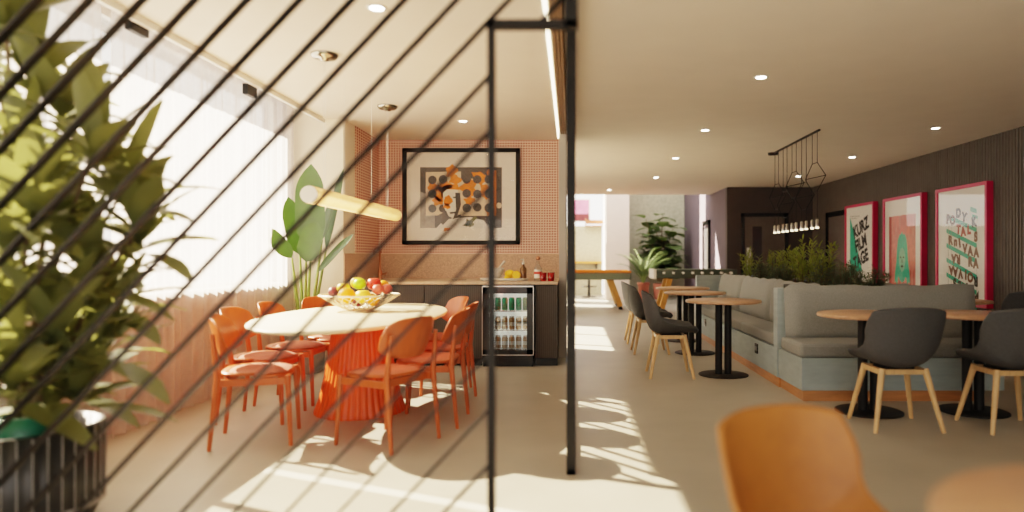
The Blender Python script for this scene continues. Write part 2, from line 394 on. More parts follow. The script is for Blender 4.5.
# grooved ceiling track beside the screen
mb = MB()
for i in range(3): mb.box(-.125+.026*i, -.125+.026*i+.018, 2.56, 8.14, CH-.05, CH)
mb.box(-.13, -.045, 2.56, 8.14, CH-.014, CH)
struct('trim_track', mb, woodmat('walnut_track', (.30, .19, .11), (6, 1, 6)))
t = thing('led_strip', 'long glowing LED strip along the kitchen ceiling edge', 'light strip', (-.155, 5.7, CH))
bx(-.026, .026, -3.1, 2.95, -.012, 0).build('profile', 'white', t)
bx(-.013, .013, -3.1, 2.95, -.016, -.0125).build('diffuser', mat('strip_glow', (1, .9, .7), emit=(1, .82, .55), estr=9), t)

# ------------------------------------------------------------------ diagonal screens
YS = 2.5; S = YS/F
def X(u, Y): return (u-CU)*Y/F
def Z(v, Y): return HC-(v-CV)*Y/F
t = thing('diagonal_screen', 'black metal room divider of slanted bars, facing the viewer across the left', 'screen', (0, YS, 0))
xp = X(491.5, YS)      # end post
zb = Z(25, YS)         # underside bar of the top section
xl = -2.75
D2 = .019              # half depth
bx(xp-.014, xp+.014, -.02, .02, 0, zb+.015).build('post', 'black', t, bevel=.002)
bx(xl-.014, xl+.014, -.02, .02, 0, CH).build('post', 'black', t, bevel=.002)
bx(-.024, .024, -.02, .02, zb-.015, CH).build('post', 'black', t, bevel=.002)
bx(xp-.014, .024, -.02, .02, zb-.016, zb+.016).build('header', 'black', t, bevel=.002)
bx(xl, xp, -.02, .02, 0, .03).build('floor_rail', 'black', t, bevel=.002)
bx(xl, .024, -.02, .02, CH-.03, CH).build('ceiling_rail', 'black', t, bevel=.002)
SL = .945
def clip(x_of_z, z0, z1, xa, xb):
    # the piece of the slanted line x = a + s*z within the rectangle
    a, s = x_of_z
    zs = sorted([(xa-a)/s, (xb-a)/s]); lo, hi = max(z0, zs[0]), min(z1, zs[1])
    return (lo, hi) if hi-lo > .03 else None
for k in range(-9, 25):
    u0 = 509+52.4*k                       # where the bar crosses the photo's top edge
    # pixel line u = u0 - SL*v  ->  world line
    s = SL; a = X(u0, YS)-s*Z(0, YS)
    # split at the post: below the header the bar stops at the post
    segs = []
    c = clip((a, s), .02, CH-.02, xl, xp)
    if c: segs.append(c)
    c = clip((a, s), zb, CH-.02, xp, 0)
    if c:
        if segs and abs(segs[-1][1]-c[0]) < .02: segs[-1] = (segs[-1][0], c[1])
        else: segs.append(c)
    for lo, hi in segs:
        MB().bar((a+s*lo, 0, lo), (a+s*hi, 0, hi), .0095, 2*D2, up=(0, 1, 0)).build('diagonal_bar', 'black', t)
t = thing('diagonal_screen', 'black metal room divider seen edge-on, its single post standing on the bare floor', 'screen', (0, 0, 0))
y0, y1 = 3.76, 8.13
bx(-.025, .025, y0, y0+.05, 0, CH).build('post', 'black', t, bevel=.002)
bx(-.02, .02, y1-.04, y1, 0, CH).build('post', 'black', t, bevel=.002)
bx(-.02, .02, YS+.03, y1, CH-.04, CH).build('ceiling_rail', 'black', t, bevel=.002)
bx(-.02, .02, y0, y1, 0, .03).build('floor_rail', 'black', t, bevel=.002)
k = 0; yy = y0+.15
while yy < y1+CH:
    lo = max(.02, yy-y1+.02); hi = min(CH-.02, yy-y0-.02)
    if hi-lo > .04: MB().bar((0, yy-lo, lo), (0, yy-hi, hi), .011, .034, up=(1, 0, 0)).build('diagonal_bar', 'black', t)
    yy += .19

# ------------------------------------------------------------------ curtain
def curtain(name, y0, y1, label, seed):
    rnd = random.Random(seed); n = int((y1-y0)/.018); ph = [rnd.uniform(.75, 1.3) for _ in range(400)]
    off = []; a = 0
    for i in range(n+1):
        a += .018*2*pi/.115*ph[int(i/9) % 400]; off.append(a)
    def fn(u, w):
        i = min(n, int(round(u*n))); am = .028*(.55+.45*(1-w))
        return (XL+.10+am*sin(off[i])+.01*sin(off[i]*.37), y0+(y1-y0)*u+.012*cos(off[i]), .015+w*2.93)
    o = MB().grid(fn, n, 6).build(name, 'sheer'); tag(o, label, 'curtain', 'sheer curtains along the window'); return o
curtain('sheer_curtain', 4.45, YN-.03, 'sheer pleated curtain hanging in front of the window beside the dining table', 3)
curtain('sheer_curtain', .5, 4.4, 'sheer pleated curtain behind the big potted plant at the near end of the window', 4)
t = thing('curtain_rail', 'white curtain rail high up along the window', 'curtain rail', (XL+.10, 0, 2.96))
bx(-.02, .02, .4, YN-.02, -.015, .015).build('rail', 'white', t, bevel=.003)
for yy in (.5, 2.5, 4.6, 6.6): bx(-.012, .012, yy-.02, yy+.02, .012, .06).build('bracket', 'white', t)
for (u, v_), lb in (((141.5, 27), 'small black box under the ceiling edge above the window, the nearer one'), ((253, 91), 'small black box under the ceiling edge above the window, the farther one')):
    Yv = 2.735*F/(CU-u)
    b = thing('blind_motor', lb, 'fixture', (-2.76, Yv, Z(v_, Yv)), 0, 'black boxes at the ceiling edge')
    bx(-.025, .02, -.09, .09, -.045, .045).build('housing', 'black', b, bevel=.005); bx(-.028, -.02, -.05, .05, -.02, .02).build('face_plate', 'blackgloss', b)

# ------------------------------------------------------------------ dining table and chairs
TX, TY = -1.685, 5.42; TA, TB = .665, 1.28
t = thing('dining_table', 'large oval dining table with cream top and fluted orange pedestal', 'table', (TX, TY, 0))
MB().lathe([(.90, .715), (.985, .722), (1, .735), (1, .742), (.99, .75), (1e-4, .75)], 96, (0, 0, 0), None, TA, TB).build('tabletop', 'cream', t)
fl = lambda a: 1+.028*abs(sin(a*20))
MB().lathe([(.335, 0), (.335, .02), (.30, .12), (.265, .28), (.235, .45), (.215, .6), (.21, .714)], 400, (0.04, -.08, 0), fl).build('pedestal', 'flute', t)
def dining_chair():
    t = thing('dining_chair', '', 'chair', (0, 0, 0), 0, 'orange dining chairs round the oval table')
    def seat(u, w):
        a = 2*pi*u; r = w
        # rounded-square seat
        ca, sa = cos(a), sin(a); n = 3.2
        q = (abs(ca)**n+abs(sa)**n)**(-1/n)
        return (ca*q*r*(.222-.012*sa), sa*q*r*.215+.005, .452+.012*(r**2)*(1 if sa < 0 else -.4))
    MB().grid(seat, 40, 6).build('seat', 'orange', t, sol=.018, subs=0)
    def pad(u, w):
        a = 2*pi*u; ca, sa = cos(a), sin(a); n = 3.2; q = (abs(ca)**n+abs(sa)**n)**(-1/n)
        return (ca*q*w*.20, sa*q*w*.19+.008, .463+.022*(1-w**5))
    MB().grid(pad, 40, 8).build('seat_pad', 'rose', t)
    bx(-.19, .19, .16, .18, .39, .44).build('apron', 'orange', t, bevel=.004)
    bx(-.19, .19, -.17, -.15, .39, .44).build('apron', 'orange', t, bevel=.004)
    for s in (-1, 1):
        MB().tube([(s*.205, .20, .45), (s*.222, .222, 0)], [.019, .0125], 12).build('leg', 'orange', t)
        MB().tube([(s*.222, -.25, 0), (s*.215, -.205, .45), (s*.205, -.235, .72)], [.0125, .019, .013], 12).build('leg', 'orange', t)
        bx(s*.205-.01, s*.205+.01, -.19, .19, .39, .435).build('side_rail', 'orange', t, bevel=.003)
    def back(u, w):
        x = (u-.5)*2
        wid = .236*(1-.10*(2*w-1)**2)
        # outline: rounded corners
        e = 1-abs(x)**4*.38
        zz = .695+(w-.5)*.265*e
        return (x*wid, -.262+.095*abs(x)**2.0-(w-.5)*.075, zz)
    MB().grid(back, 20, 8).build('backrest', 'orange', t, sol=.014, subs=1)
    return t
C0 = dining_chair()
spots = [
    ((-2.055, 4.50), (.435, .12), 'orange dining chair with its seat in full sun, nearest the viewer on the window side'),
    ((-2.29, 5.10), (1, .02), 'second orange dining chair from the viewer on the window side of the table'),
    ((-2.30, 5.72), (1, 0), 'third orange dining chair from the viewer on the window side of the table'),
    ((-2.19, 6.36), (.435, -.25), 'orange dining chair at the far end of the table beside the banana plant'),
    ((-1.20, 4.45), (-.43, .235), 'orange dining chair with its broad back to the viewer, in front of the fluted pedestal'),
    ((-1.04, 5.00), (-1, .02), 'orange dining chair on the kitchen side of the table, nearer of the middle two'),
    ((-1.07, 5.66), (-1, 0), 'orange dining chair on the kitchen side of the table, farther of the middle two'),
    ((-1.25, 6.34), (-.43, -.26), 'orange dining chair at the far end of the table towards the cabinets'),
]
for i, ((x, y), (dx, dy), lb) in enumerate(spots):
    if i == 0: c = C0; c.location = (x, y, 0); c.rotation_euler = (0, 0, face(dx, dy)); c['label'] = lb
    else: dup(C0, (x, y, 0), face(dx, dy), lb)

# fruit bowl on the table
BX, BY = X(360, 5.75), 5.75; BZ = .75; BS = 1.25
t = thing('fruit_bowl', 'wide openwork cream bowl full of fruit on the dining table', 'bowl', (BX, BY, BZ)); t.scale = (BS, BS, BS)
MB().tube([(.26*cos(a*pi/24), .26*sin(a*pi/24), .105) for a in range(49)], .006, 8).build('rim', 'wire', t)
MB().lathe([(.085, 0), (.085, .012), (1e-4, .013)], 32).build('base', 'wire', t)
mb = MB()
for k in range(26):
    for sgn in (1, -1):
        a0 = 2*pi*k/26
        mb.tube([((.085+.175*w)*cos(a0+sgn*.5*w), (.085+.175*w)*sin(a0+sgn*.5*w), .008+.097*w**1.25) for w in [j/6 for j in range(7)]], .0028, 5)
mb.build('mesh_side', 'wire', t)
fruits = [ # dx, dy, dz, r, mat, kind, label
    (-.17, -.01, .125, .040, 'plum', 'plum', 'dark plum at the left end of the fruit bowl'),
    (-.105, -.02, .150, .043, 'yellowapple', 'apple', 'yellow apple next to the dark plum in the bowl'),
    (-.035, .05, .185, .044, 'yellowapple', 'apple', 'yellow apple on top at the back of the fruit pile'),
    (0.005, -.02, .180, .043, 'greenapple', 'apple', 'bright green apple on top of the fruit pile'),
    (-.055, -.11, .105, .055, 'orangefruit', 'orange', 'big orange at the front left of the fruit bowl'),
    (.055, -.115, .10, .052, 'yellowapple', 'apple', 'large yellow-orange apple at the front middle of the bowl'),
    (.095, .0, .18, .047, 'redapple', 'apple', 'shiny red apple on top at the right of the pile'),
    (.135, .075, .16, .042, 'orangefruit', 'orange', 'orange tucked behind the red apple'),
    (.135, -.055, .145, .036, 'peach', 'peach', 'red peach right of the yellow-orange apple'),
    (.185, -.015, .145, .036, 'peach', 'peach', 'red peach at the right end of the fruit bowl'),
    (.12, -.10, .075, .040, 'orangefruit', 'orange', 'orange low at the right, seen through the openwork'),
    (-.02, .02, .075, .055, 'plum', 'plum', 'dark plum at the bottom middle of the fruit bowl'),
    (-.11, .07, .10, .05, 'redapple', 'apple', 'red apple at the back left of the fruit bowl'),
]
for dx, dy, dz, r, m, kind, lb in fruits:
    f = thing(kind, lb, 'fruit', (BX+dx*BS, BY+dy*BS, BZ+dz*BS), random.uniform(0, 6), 'fruit in the bowl'); r *= BS
    if kind == 'orange': MB().ball((0, 0, 0), r, 20, 12, dimple=.05).build('skin', m, f); MB().lathe([(.005, 0), (.003, .002)], 8, (0, 0, r*.95)).build('stem_end', 'stem', f)
    else:
        MB().ball((0, 0, 0), r, 20, 14, dimple=.28 if kind == 'apple' else .12).build('skin', m, f)
        MB().tube([(0, 0, r*.68), (.002, .002, r*.95), (.006, .003, r*1.15)], .002, 6).build('stem', 'bark', f)

# linear pendant above the table
PX = -1.84; PY0, PY1, PZ = 4.80, 7.18, 1.64
t = thing('linear_pendant', 'long glowing ribbed glass tube pendant over the dining table', 'lamp', (PX, (PY0+PY1)/2, PZ))
n = 60; prof = []
L = PY1-PY0
vs = []; mb = MB(); m_ = 28
for k in range(121):
    yy = -L/2+L*k/120; r = .056+.008*(1 if (k//1) % 2 else -1)
    if k in (0, 120): r = .03
    vs += [(r*cos(2*pi*i/m_), yy, r*sin(2*pi*i/m_)) for i in range(m_)]
mb.add(vs, [(k*m_+i, k*m_+(i+1) % m_, (k+1)*m_+(i+1) % m_, (k+1)*m_+i) for k in range(120) for i in range(m_)], True)
mb.build('glass_tube', 'tubeglass', t)
MB().cyl((0, -L/2+.03, -.02), (0, L/2-.03, -.02), .022, n=12).build('light_source', 'tubelight', t)
for s in (-1, 1): MB().cyl((0, s*(L/2-.005), 0), (0, s*(L/2+.012), 0), .06, n=24).build('end_cap', 'white', t)
MB().cyl((0, -L/2+.02, .03), (0, L/2-.02, .03), .016, n=10).build('reflector', 'white', t)
for cyy in (5.10, 6.85):
    y = cyy-(PY0+PY1)/2
    MB().lathe([(.10, 0), (.10, -.012), (.085, -.03), (.035, -.034), (.03, -.05), (1e-4, -.052)][::-1], 36, (0, y, CH-PZ)).build('canopy', 'chrome', t)
    for q in (-.02, .02): MB().cyl((0, y+q, .06), (0, y+q, CH-PZ-.04), .0018, n=6).build('cord', 'white', t)
for yy in (5.55, 6.3):
    y = yy-(PY0+PY1)/2; MB().cyl((0, y, .06), (0, y, CH-PZ), .0015, n=6).build('cord', 'white', t)

# ------------------------------------------------------------------ kitchen run
def cabinet(x0, x1, lb, nd=1):
    t = thing('base_cabinet', lb, 'cabinet', ((x0+x1)/2, 8.1, 0), 0, 'charcoal base cabinets')
    w = (x1-x0)/2
    bx(-w+.002, w-.002, -.57, .6, .08, .897).build('carcass', 'cabdark', t)
    for i in range(nd):
        a = -w+2*w*i/nd; b = -w+2*w*(i+1)/nd
        bx(a+.004, b-.004, -.60, -.572, .09, .89).build('door', 'cabinet', t, bevel=.002)
    bx(-w+.002, w-.002, -.55, -.53, 0, .08).build('plinth', 'blackgloss', t)
    return t
cabinet(-2.5, -1.61, 'charcoal fluted base cabinet at the window end of the kitchen counter')
cabinet(-1.61, -.98, 'charcoal fluted base cabinet between the corner unit and the drinks fridge')
cabinet(-.40, -.145, 'narrow charcoal base cabinet right of the drinks fridge')
o = MB().box(-2.485, -.144, 7.47, 8.825, .898, .93).build('worktop', 'worktop', None, bevel=.003); tag(o, 'long thin bronze-coloured kitchen worktop over the charcoal cabinets', 'worktop')
t = thing('drinks_fridge', 'glass-fronted under-counter drinks fridge with lit shelves', 'fridge', (-.69, 7.5, 0))
w = .283
MB().box(-w, -w+.03, .0, .58, .08, .88).box(w-.03, w, 0, .58, .08, .88).box(-w, w, 0, .58, .86, .893).box(-w, w, 0, .58, .05, .14).build('body', 'blackgloss', t)
MB().box(-w+.03, w-.03, .54, .57, .14, .86).box(-w+.03, -w+.035, .02, .54, .14, .86).box(w-.035, w-.03, .02, .54, .14, .86).box(-w+.03, w-.03, .02, .54, .855, .86).build('liner', 'fridgelight', t)
df = MB().box(-w, -w+.075, -.04, -.005, .125, .885).box(w-.075, w, -.04, -.005, .125, .885).box(-w, w, -.04, -.005, .80, .885).box(-w, w, -.04, -.005, .125, .185).build('door', 'blackgloss', t)
bx(-w+.07, w-.07, -.025, -.02, .18, .81).build('pane', 'clear', df)
MB().box(-w, w, -.045, -.038, .872, .886).box(w-.008, w, -.045, -.038, .125, .886).box(-w, -w+.008, -.045, -.038, .125, .886).box(-w, w, -.045, -.038, .125, .133).build('steel_edge', 'steel', df)
mb = MB()
for k in range(5): mb.box(-w+.02, w-.02, -.03, -.02, .012+k*.018, .022+k*.018)
mb.box(-w+.01, w-.01, -.018, 0, 0, .12); mb.build('vent_grille', 'blackgloss', t)
shz = (.185, .395, .605)
for k, z in enumerate(shz):
    sh = MB()
    sh.box(-w+.036, w-.036, .02, .03, z-.006, z+.004)
    for q in range(12): sh.box(-w+.05+q*.041, -w+.054+q*.041, .02, .5, z-.004, z)
    sh.build('wire_shelf', 'chrome', t)
def can(x, y, z, m, lb, g, h=.135, jar=False):
    c = thing('drinks_can' if not jar else 'drinks_bottle', lb, 'drink', (x, y, z), 0, g)
    r = .033
    MB().lathe([(r*.8, 0), (r, .01), (r, h-.018), (r*.78, h)], 20).build('body', m, c)
    if not jar: MB().lathe([(r*.75, h-.002), (r*.78, h+.003), (r*.6, h+.001), (1e-4, h+.001)], 20).build('lid', 'steel', c)
    else:
        MB().lathe([(r*1.005, h*.30), (r*1.005, h*.62)], 20).build('label_band', 'canwhite', c)
        MB().lathe([(r*.8, h-.004), (r*.82, h+.014), (1e-4, h+.014)], 20).build('lid', 'steel', c)
for i in range(6):
    x = -.69-.195+.0765*i
    can(x, 7.56, shz[2]+.006, 'cangreen' if i < 5 else 'canpale', '%s can from the left on the top shelf of the drinks fridge, %s' % (ORD[i], 'green' if i < 5 else 'pale green'), 'cans on the top fridge shelf', .14)
    can(x, 7.56, shz[1]+.006, 'canbrown', '%s amber drink with a steel lid from the left on the middle fridge shelf' % ORD[i], 'drinks on the middle fridge shelf', .13, True)
    can(x, 7.56, shz[0]+.006, 'canbrown', '%s amber drink with a steel lid from the left on the bottom fridge shelf' % ORD[i], 'drinks on the bottom fridge shelf', .13, True)
# tap
t = thing('kitchen_tap', 'copper kitchen tap with a tall curved spout against the splashback', 'tap', (X(380, 8.4), 8.4, .93))
MB().lathe([(.03, 0), (.03, .01), (.024, .02), (.024, .10), (.017, .11)], 20).build('body', 'copper', t)
MB().tube([(0, 0, .09), (0, 0, .34)]+[(-.028+.028*cos(a), -.028*(1-cos(a))*1.2, .34+.045*sin(a)) for a in [pi*k/10 for k in range(11)]]+[(-.056, -.067, .30)], .012, 12).build('spout', 'copper', t)
MB().tube([(.02, 0, .06), (.07, -.01, .062), (.085, -.012, .085)], [.014, .010, .008], 10).build('lever', 'copper', t)
o = MB().lathe([(.09, 0), (.09, .004), (.07, .005), (1e-4, .004)], 28, (X(459, 8.0), 8.0, .93)).build('sink_cover', 'blackgloss'); tag(o, 'flat round black disc lying on the worktop left of the tray', 'coaster')
# tray group
t = thing('serving_tray', 'long pale stone serving tray on the worktop above the fridge', 'tray', (-.76, 7.78, .93))
MB().lathe([(.93, 0), (1, .008), (1, .03), (.96, .03), (.94, .014), (1e-4, .014)], 48, (0, 0, 0), lambda a: (abs(cos(a))**4+abs(sin(a))**4)**-.25, .27, .13).build('tray_body', 'stone', t)
t = thing('mortar', 'pale stone mortar bowl on the tray', 'mortar', (-.85, 7.80, .945))
MB().lathe([(.045, 0), (.04, .02), (.075, .07), (.085, .13), (.072, .13), (.06, .07), (1e-4, .04)], 32).build('bowl', 'stone', t)
o = MB().tube([(-.86, 7.80, 1.0), (-.80, 7.80, 1.10), (-.755, 7.80, 1.155)], [.018, .012, .014], 12).build('pestle', 'stone'); tag(o, 'pale stone pestle leaning out of the mortar', 'pestle')
def lemonfruit(x, y, z, r, lb, half=False):
    f = thing('lemon' if not half else 'orange_half', lb, 'fruit', (x, y, z), 0, 'citrus on the tray')
    if not half: MB().ball((0, 0, 0), r, 20, 12, sx=1.2).build('skin', 'lemon', f); MB().ball((r*1.15, 0, 0), r*.22, 8, 6).build('tip', 'lemon', f)
    else:
        MB().ball((0, 0, 0), r, 24, 12, sy=.55).build('skin', 'orangefruit', f)
        MB().cyl((0, -r*.50, 0), (0, -r*.57, 0), r*.9, n=24).build('cut_face', 'lemon', f)
lemonfruit(-.70, 7.82, 1.005, .05, 'whole lemon behind the cut orange on the tray')
lemonfruit(-.62, 7.76, .995, .05, 'cut orange half facing out on the tray', True)
lemonfruit(-.73, 7.72, .966, .022, 'small lemon lying flat at the front of the tray')
t = thing('pump_bottle', 'slim amber bottle with a steel top on the tray', 'bottle', (-.545, 7.80, .945))
MB().lathe([(.036, 0), (.038, .01), (.038, .12), (.016, .155), (.014, .175)], 24).build('body', 'amber', t)
MB().lathe([(.018, .172), (.018, .20), (.008, .205), (.008, .235), (1e-4, .236)], 16).build('cap', 'steel', t)
MB().tube([(0, 0, .228), (-.03, -.01, .226)], .005, 8).build('nozzle', 'steel', t)
t = thing('gin_bottle', 'clear bottle with a red label and round copper stopper on the worktop', 'bottle', (-.375, 7.78, .93))
MB().lathe([(.042, 0), (.045, .01), (.045, .14), (.018, .18), (.016, .225)], 28).build('body', 'clear', t)
MB().lathe([(.0455, .03), (.0455, .125)], 28).build('label_band', 'paper', t)
MB().lathe([(.0462, .075), (.0462, .105)], 28).build('label_stripe', 'red', t)
MB().ball((0, 0, .255), .026, 16, 10).build('stopper', 'copper', t)
for x, lb in ((-.315, 'ruby red glass tumbler next to the clear bottle'), (-.225, 'ruby red glass tumbler at the end of the worktop')):
    t = thing('tumbler', lb, 'glass', (x, 7.70, .93), 0, 'ruby tumblers')
    MB().lathe([(.032, 0), (.036, .006), (.041, .095), (.038, .095), (.033, .012), (1e-4, .01)], 24).build('glass_wall', 'ruby', t)
    MB().lathe([(.0405, .088), (.042, .096), (.0385, .096)], 24).build('rim', 'ruby', t)
# framed collage
x0, x1 = X(403.2, YK), X(520, YK); z1, z0 = Z(148.6, YK), Z(244.6, YK)
t = thing('framed_picture', 'large black-framed orange and grey collage on the mosaic wall', 'picture', ((x0+x1)/2, YK, (z0+z1)/2))
w, h = (x1-x0)/2, (z1-z0)/2; fr = .052
MB().box(-w, -w+fr, -.055, -.002, -h, h).box(w-fr, w, -.055, -.002, -h, h).box(-w, w, -.055, -.002, h-fr, h).box(-w, w, -.055, -.002, -h, -h+fr).build('frame', 'black', t, bevel=.003)
bx(-w+.04, w-.04, -.02, -.004, -h+.04, h-.04).build('mount', 'mat_board', t)
pw, ph = (X(502, YK)-X(420.5, YK))/2, (Z(167.5, YK)-Z(228, YK))/2
pcx = (X(502, YK)+X(420.5, YK))/2-(x0+x1)/2; pcz = (Z(167.5, YK)+Z(228, YK))/2-(z0+z1)/2
pr = bx(pcx-pw, pcx+pw, -.0225, -.02, pcz-ph, pcz+ph).build('print', 'greyink', t)
def P2(a, b): return (pcx-pw+2*pw*a, pcz+ph-2*ph*b)          # print coordinates 0..1
LY = [-.0235]
def flat(polys, m, name, par):
    mb = MB(); LY[0] -= .0004
    for pl in polys: mb.add([(P2(a, b)[0], LY[0], P2(a, b)[1]) for a, b in pl], [tuple(range(len(pl)))])
    return mb.build(name, m, par)
def circ(a, b, r, n=20, k=1.35): return [(a+r*cos(2*pi*i/n), b+r*k*sin(2*pi*i/n)) for i in range(n)]
def blob(a, b, r, sd, n=18, k=1.35):
    rn = random.Random(sd); p1, p2 = rn.uniform(0, 6), rn.uniform(0, 6)
    return [(a+r*(1+.25*sin(3*q+p1)+.15*sin(5*q+p2))*cos(q), b+r*k*(1+.25*sin(2*q+p2)+.15*sin(5*q+p1))*sin(q)) for q in [2*pi*i/n for i in range(n)]]
flat([[(.0, .4), (.18, .5), (.18, 1), (0, 1)]], 'midink', 'grey_area', pr)
flat([[(.07, .08), (.50, .07), (.50, .78), (.07, .80)], [(.50, .22), (.93, .12), (.93, .80), (.50, .80)]], 'creamink', 'cream_area', pr)
flat([blob(.15, .32, .06, 1), blob(.25, .45, .10, 2), blob(.38, .06, .07, 3), blob(.42, .2, .07, 4), blob(.3, .36, .09, 5), blob(.6, .34, .10, 6), blob(.72, .18, .09, 7), blob(.8, .4, .08, 8), blob(.86, .1, .05, 13), blob(.6, .56, .06, 9), blob(.86, .72, .06, 10), blob(.33, .97, .06, 11), blob(.2, .56, .05, 12), [(.27, .30), (.46, .28), (.48, .37), (.27, .40)], [(.86, .05), (.93, .05), (.93, .80), (.88, .80)]], 'orangeink', 'orange_patches', pr)
flat([circ(.15, .21, .053), circ(.28, .20, .053), circ(.15, .44, .053), circ(.15, .68, .05), circ(.28, .68, .05), circ(.57, .20, .053), circ(.70, .20, .053), circ(.84, .20, .053), circ(.57, .43, .053), circ(.70, .44, .053), circ(.84, .44, .053), circ(.57, .67, .053), circ(.70, .66, .053), circ(.84, .67, .053)], 'greyink', 'dark_circles', pr)
flat([[(.28, .42), (.33, .36), (.46, .37), (.49, .55), (.46, .80), (.40, .84), (.34, .80), (.28, .62)], [(.20, 1), (.30, .86), (.42, .84), (.62, .82), (.78, .88), (.86, 1)]], 'paper', 'face_shape', pr)
flat([[(.43, .42), (.49, .42), (.50, .62), (.45, .83), (.40, .86), (.44, .70)], [(.18, .82), (.32, .72), (.36, .84), (.28, .95)], [(.30, .50), (.37, .48), (.37, .51), (.31, .52)], [(.40, .49), (.45, .48), (.45, .51), (.41, .51)], [(.36, .74), (.44, .73), (.43, .76), (.37, .77)]], 'greyink', 'face_shadow', pr)
flat([blob(.34, .55, .055, 21), blob(.33, .64, .04, 22)], 'orangeink', 'orange_cheek', pr)
flat([blob(.60, .92, .05, 31), [(.52, .96), (.68, .80), (.70, .84), (.58, .98)]], mat('olive_ink', (.18, .18, .08), .7), 'olive_leafy_shape', pr)
flat([circ(.965, .63, .035)], 'creamink', 'pale_circle', pr)
bx(-w+.045, w-.045, -.040, -.038, -h+.045, h-.045).build('glazing', 'picglass', t)

# ------------------------------------------------------------------ plants
def big_plant():
    px, py = X(26, 3.05), 3.05
    t = thing('potted_plant', 'big leafy potted plant in a black ribbed pot behind the slanted bars', 'plant', (px, py, 0))
    rf = lambda a: 1+.008*sin(a*36)
    MB().lathe([(.24, .0), (.25, .02), (.292, .10), (.295, .45), (.27, .45), (.26, .39), (1e-4, .39)], 216, (0, 0, 0), rf).build('pot', 'potblack', t)
    mb = MB()
    for k in range(36):
        a = 2*pi*(k+.27)/36; c, s = cos(a), sin(a)
        mb.bar((.294*c, .294*s, .11), (.297*c, .297*s, .445), .004, .005, up=(c, s, 0))
    mb.build('pot_ribs', 'ribline', t)
    MB().lathe([(.288, .085), (.30, .09), (.30, .104), (.292, .108)], 64).build('pot_band', 'ribline', t)
    MB().lathe([(.262, .395), (.2, .412), (1e-4, .42)], 32).build('soil', 'soil', t)
    MB().lathe([(.09, .40), (.105, .52), (.098, .52), (.085, .42), (1e-4, .42)], 24, (.08, -.1, 0)).build('nursery_pot', 'potgreen', t)
    rnd = random.Random(11); mb = MB()
    tips = [] ; stems = MB()
    targets = [(-5, 40, .2), (5, 10, 0), (30, 75, .1), (25, 150, 0), (65, 215, .15), (125, 190, .1), (85, 265, -.1), (10, 250, -.25), (0, 310, -.1), (55, 330, -.2), (105, 340, .1), (10, 380, -.3), (15, 200, .1), (75, 385, -.1), (140, 232, .05), (95, 150, -.15), (60, 110, .1), (30, 210, -.3), (110, 290, .15), (70, 375, .1)]
    for u, v_, dy in targets:
        Y = py+dy; tip = Vector((X(u, Y)-px, dy, Z(v_, Y)))
        b = Vector((rnd.uniform(-.09, .09), rnd.uniform(-.09, .09), .40))
        mid = b.lerp(tip, .55)+Vector((0, 0, .10))*(1 if tip.z > .8 else 2.2)
        mid = Vector((mid.x*.7, mid.y*.7, mid.z))
        pts = [b*(1-s)**2+mid*2*s*(1-s)+tip*s*s for s in [k/8 for k in range(9)]]
        stems.tube(pts, [.014-.007*k/8 for k in range(9)], 8)
        n = 14
        for k in range(n):
            az = k*2.4+rnd.uniform(-.3, .3); el = 1.3-1.35*(k/n)+rnd.uniform(-.15, .15)
            base = tip+Vector((0, 0, -.11*k/n))
            d = Vector((cos(az)*cos(el), sin(az)*cos(el), sin(el)))
            mb.leaf(base, d, (0, 0, 1), rnd.uniform(.30, .46), rnd.uniform(.095, .135), rnd.uniform(.35, .8), 7, .12)
    stems.build('stems', 'bark', t); mb.build('foliage', 'leaf', t)
big_plant()
def banana():
    px, py = -2.78, 7.12
    t = thing('banana_plant', 'tall banana plant with broad paddle leaves in the corner by the curtain', 'plant', (px, py, 0))
    MB().lathe([(.17, 0), (.19, .02), (.22, .40), (.20, .40), (.19, .35), (1e-4, .35)], 40).build('pot', 'potgrey', t)
    MB().lathe([(.192, .352), (1e-4, .37)], 24).build('soil', 'soil', t)
    bl = lambda s: min(1, (s*4.5)**.6)*(1-max(0, (s-.6)/.4)**2.3)
    st = MB(); lf = MB()
    # base point and tip of each leaf blade in picture coordinates, turned into places at the plant's depth
    spec = [((311, 248), (313, 166), .34, -.1, 0), ((300, 255), (291, 198), .22, .05, .5), ((322, 240), (336, 196), .16, .1, -.8), ((292, 258), (266, 226), .17, -.15, .6), ((306, 262), (318, 222), .26, -.3, 0), ((318, 272), (353, 233), .10, -.2, -.5), ((326, 250), (344, 170), .16, .22, -.7)]
    for (ub, vb), (ut, vt), W, dy, tw in spec:
        Y = py+dy; b = Vector((X(ub, Y)-px, dy, Z(vb, Y))); e = Vector((X(ut, Y)-px, dy-.05, Z(vt, Y)))
        r = Vector((b.x*.25, b.y*.3, .36)); mid = r.lerp(b, .5)+Vector((b.x*.05, 0, .05))
        st.tube([r*(1-s)**2+mid*2*s*(1-s)+b*s*s for s in [k/7 for k in range(8)]], [.022-.012*k/7 for k in range(8)], 8)
        d = (e-b); lf.leaf(b, d, (tw, -1, .15), d.length*1.02, W*.9, .12, 12, .10, bl)
    st.build('stalks', 'stem', t); lf.build('foliage', 'banana', t)
banana()

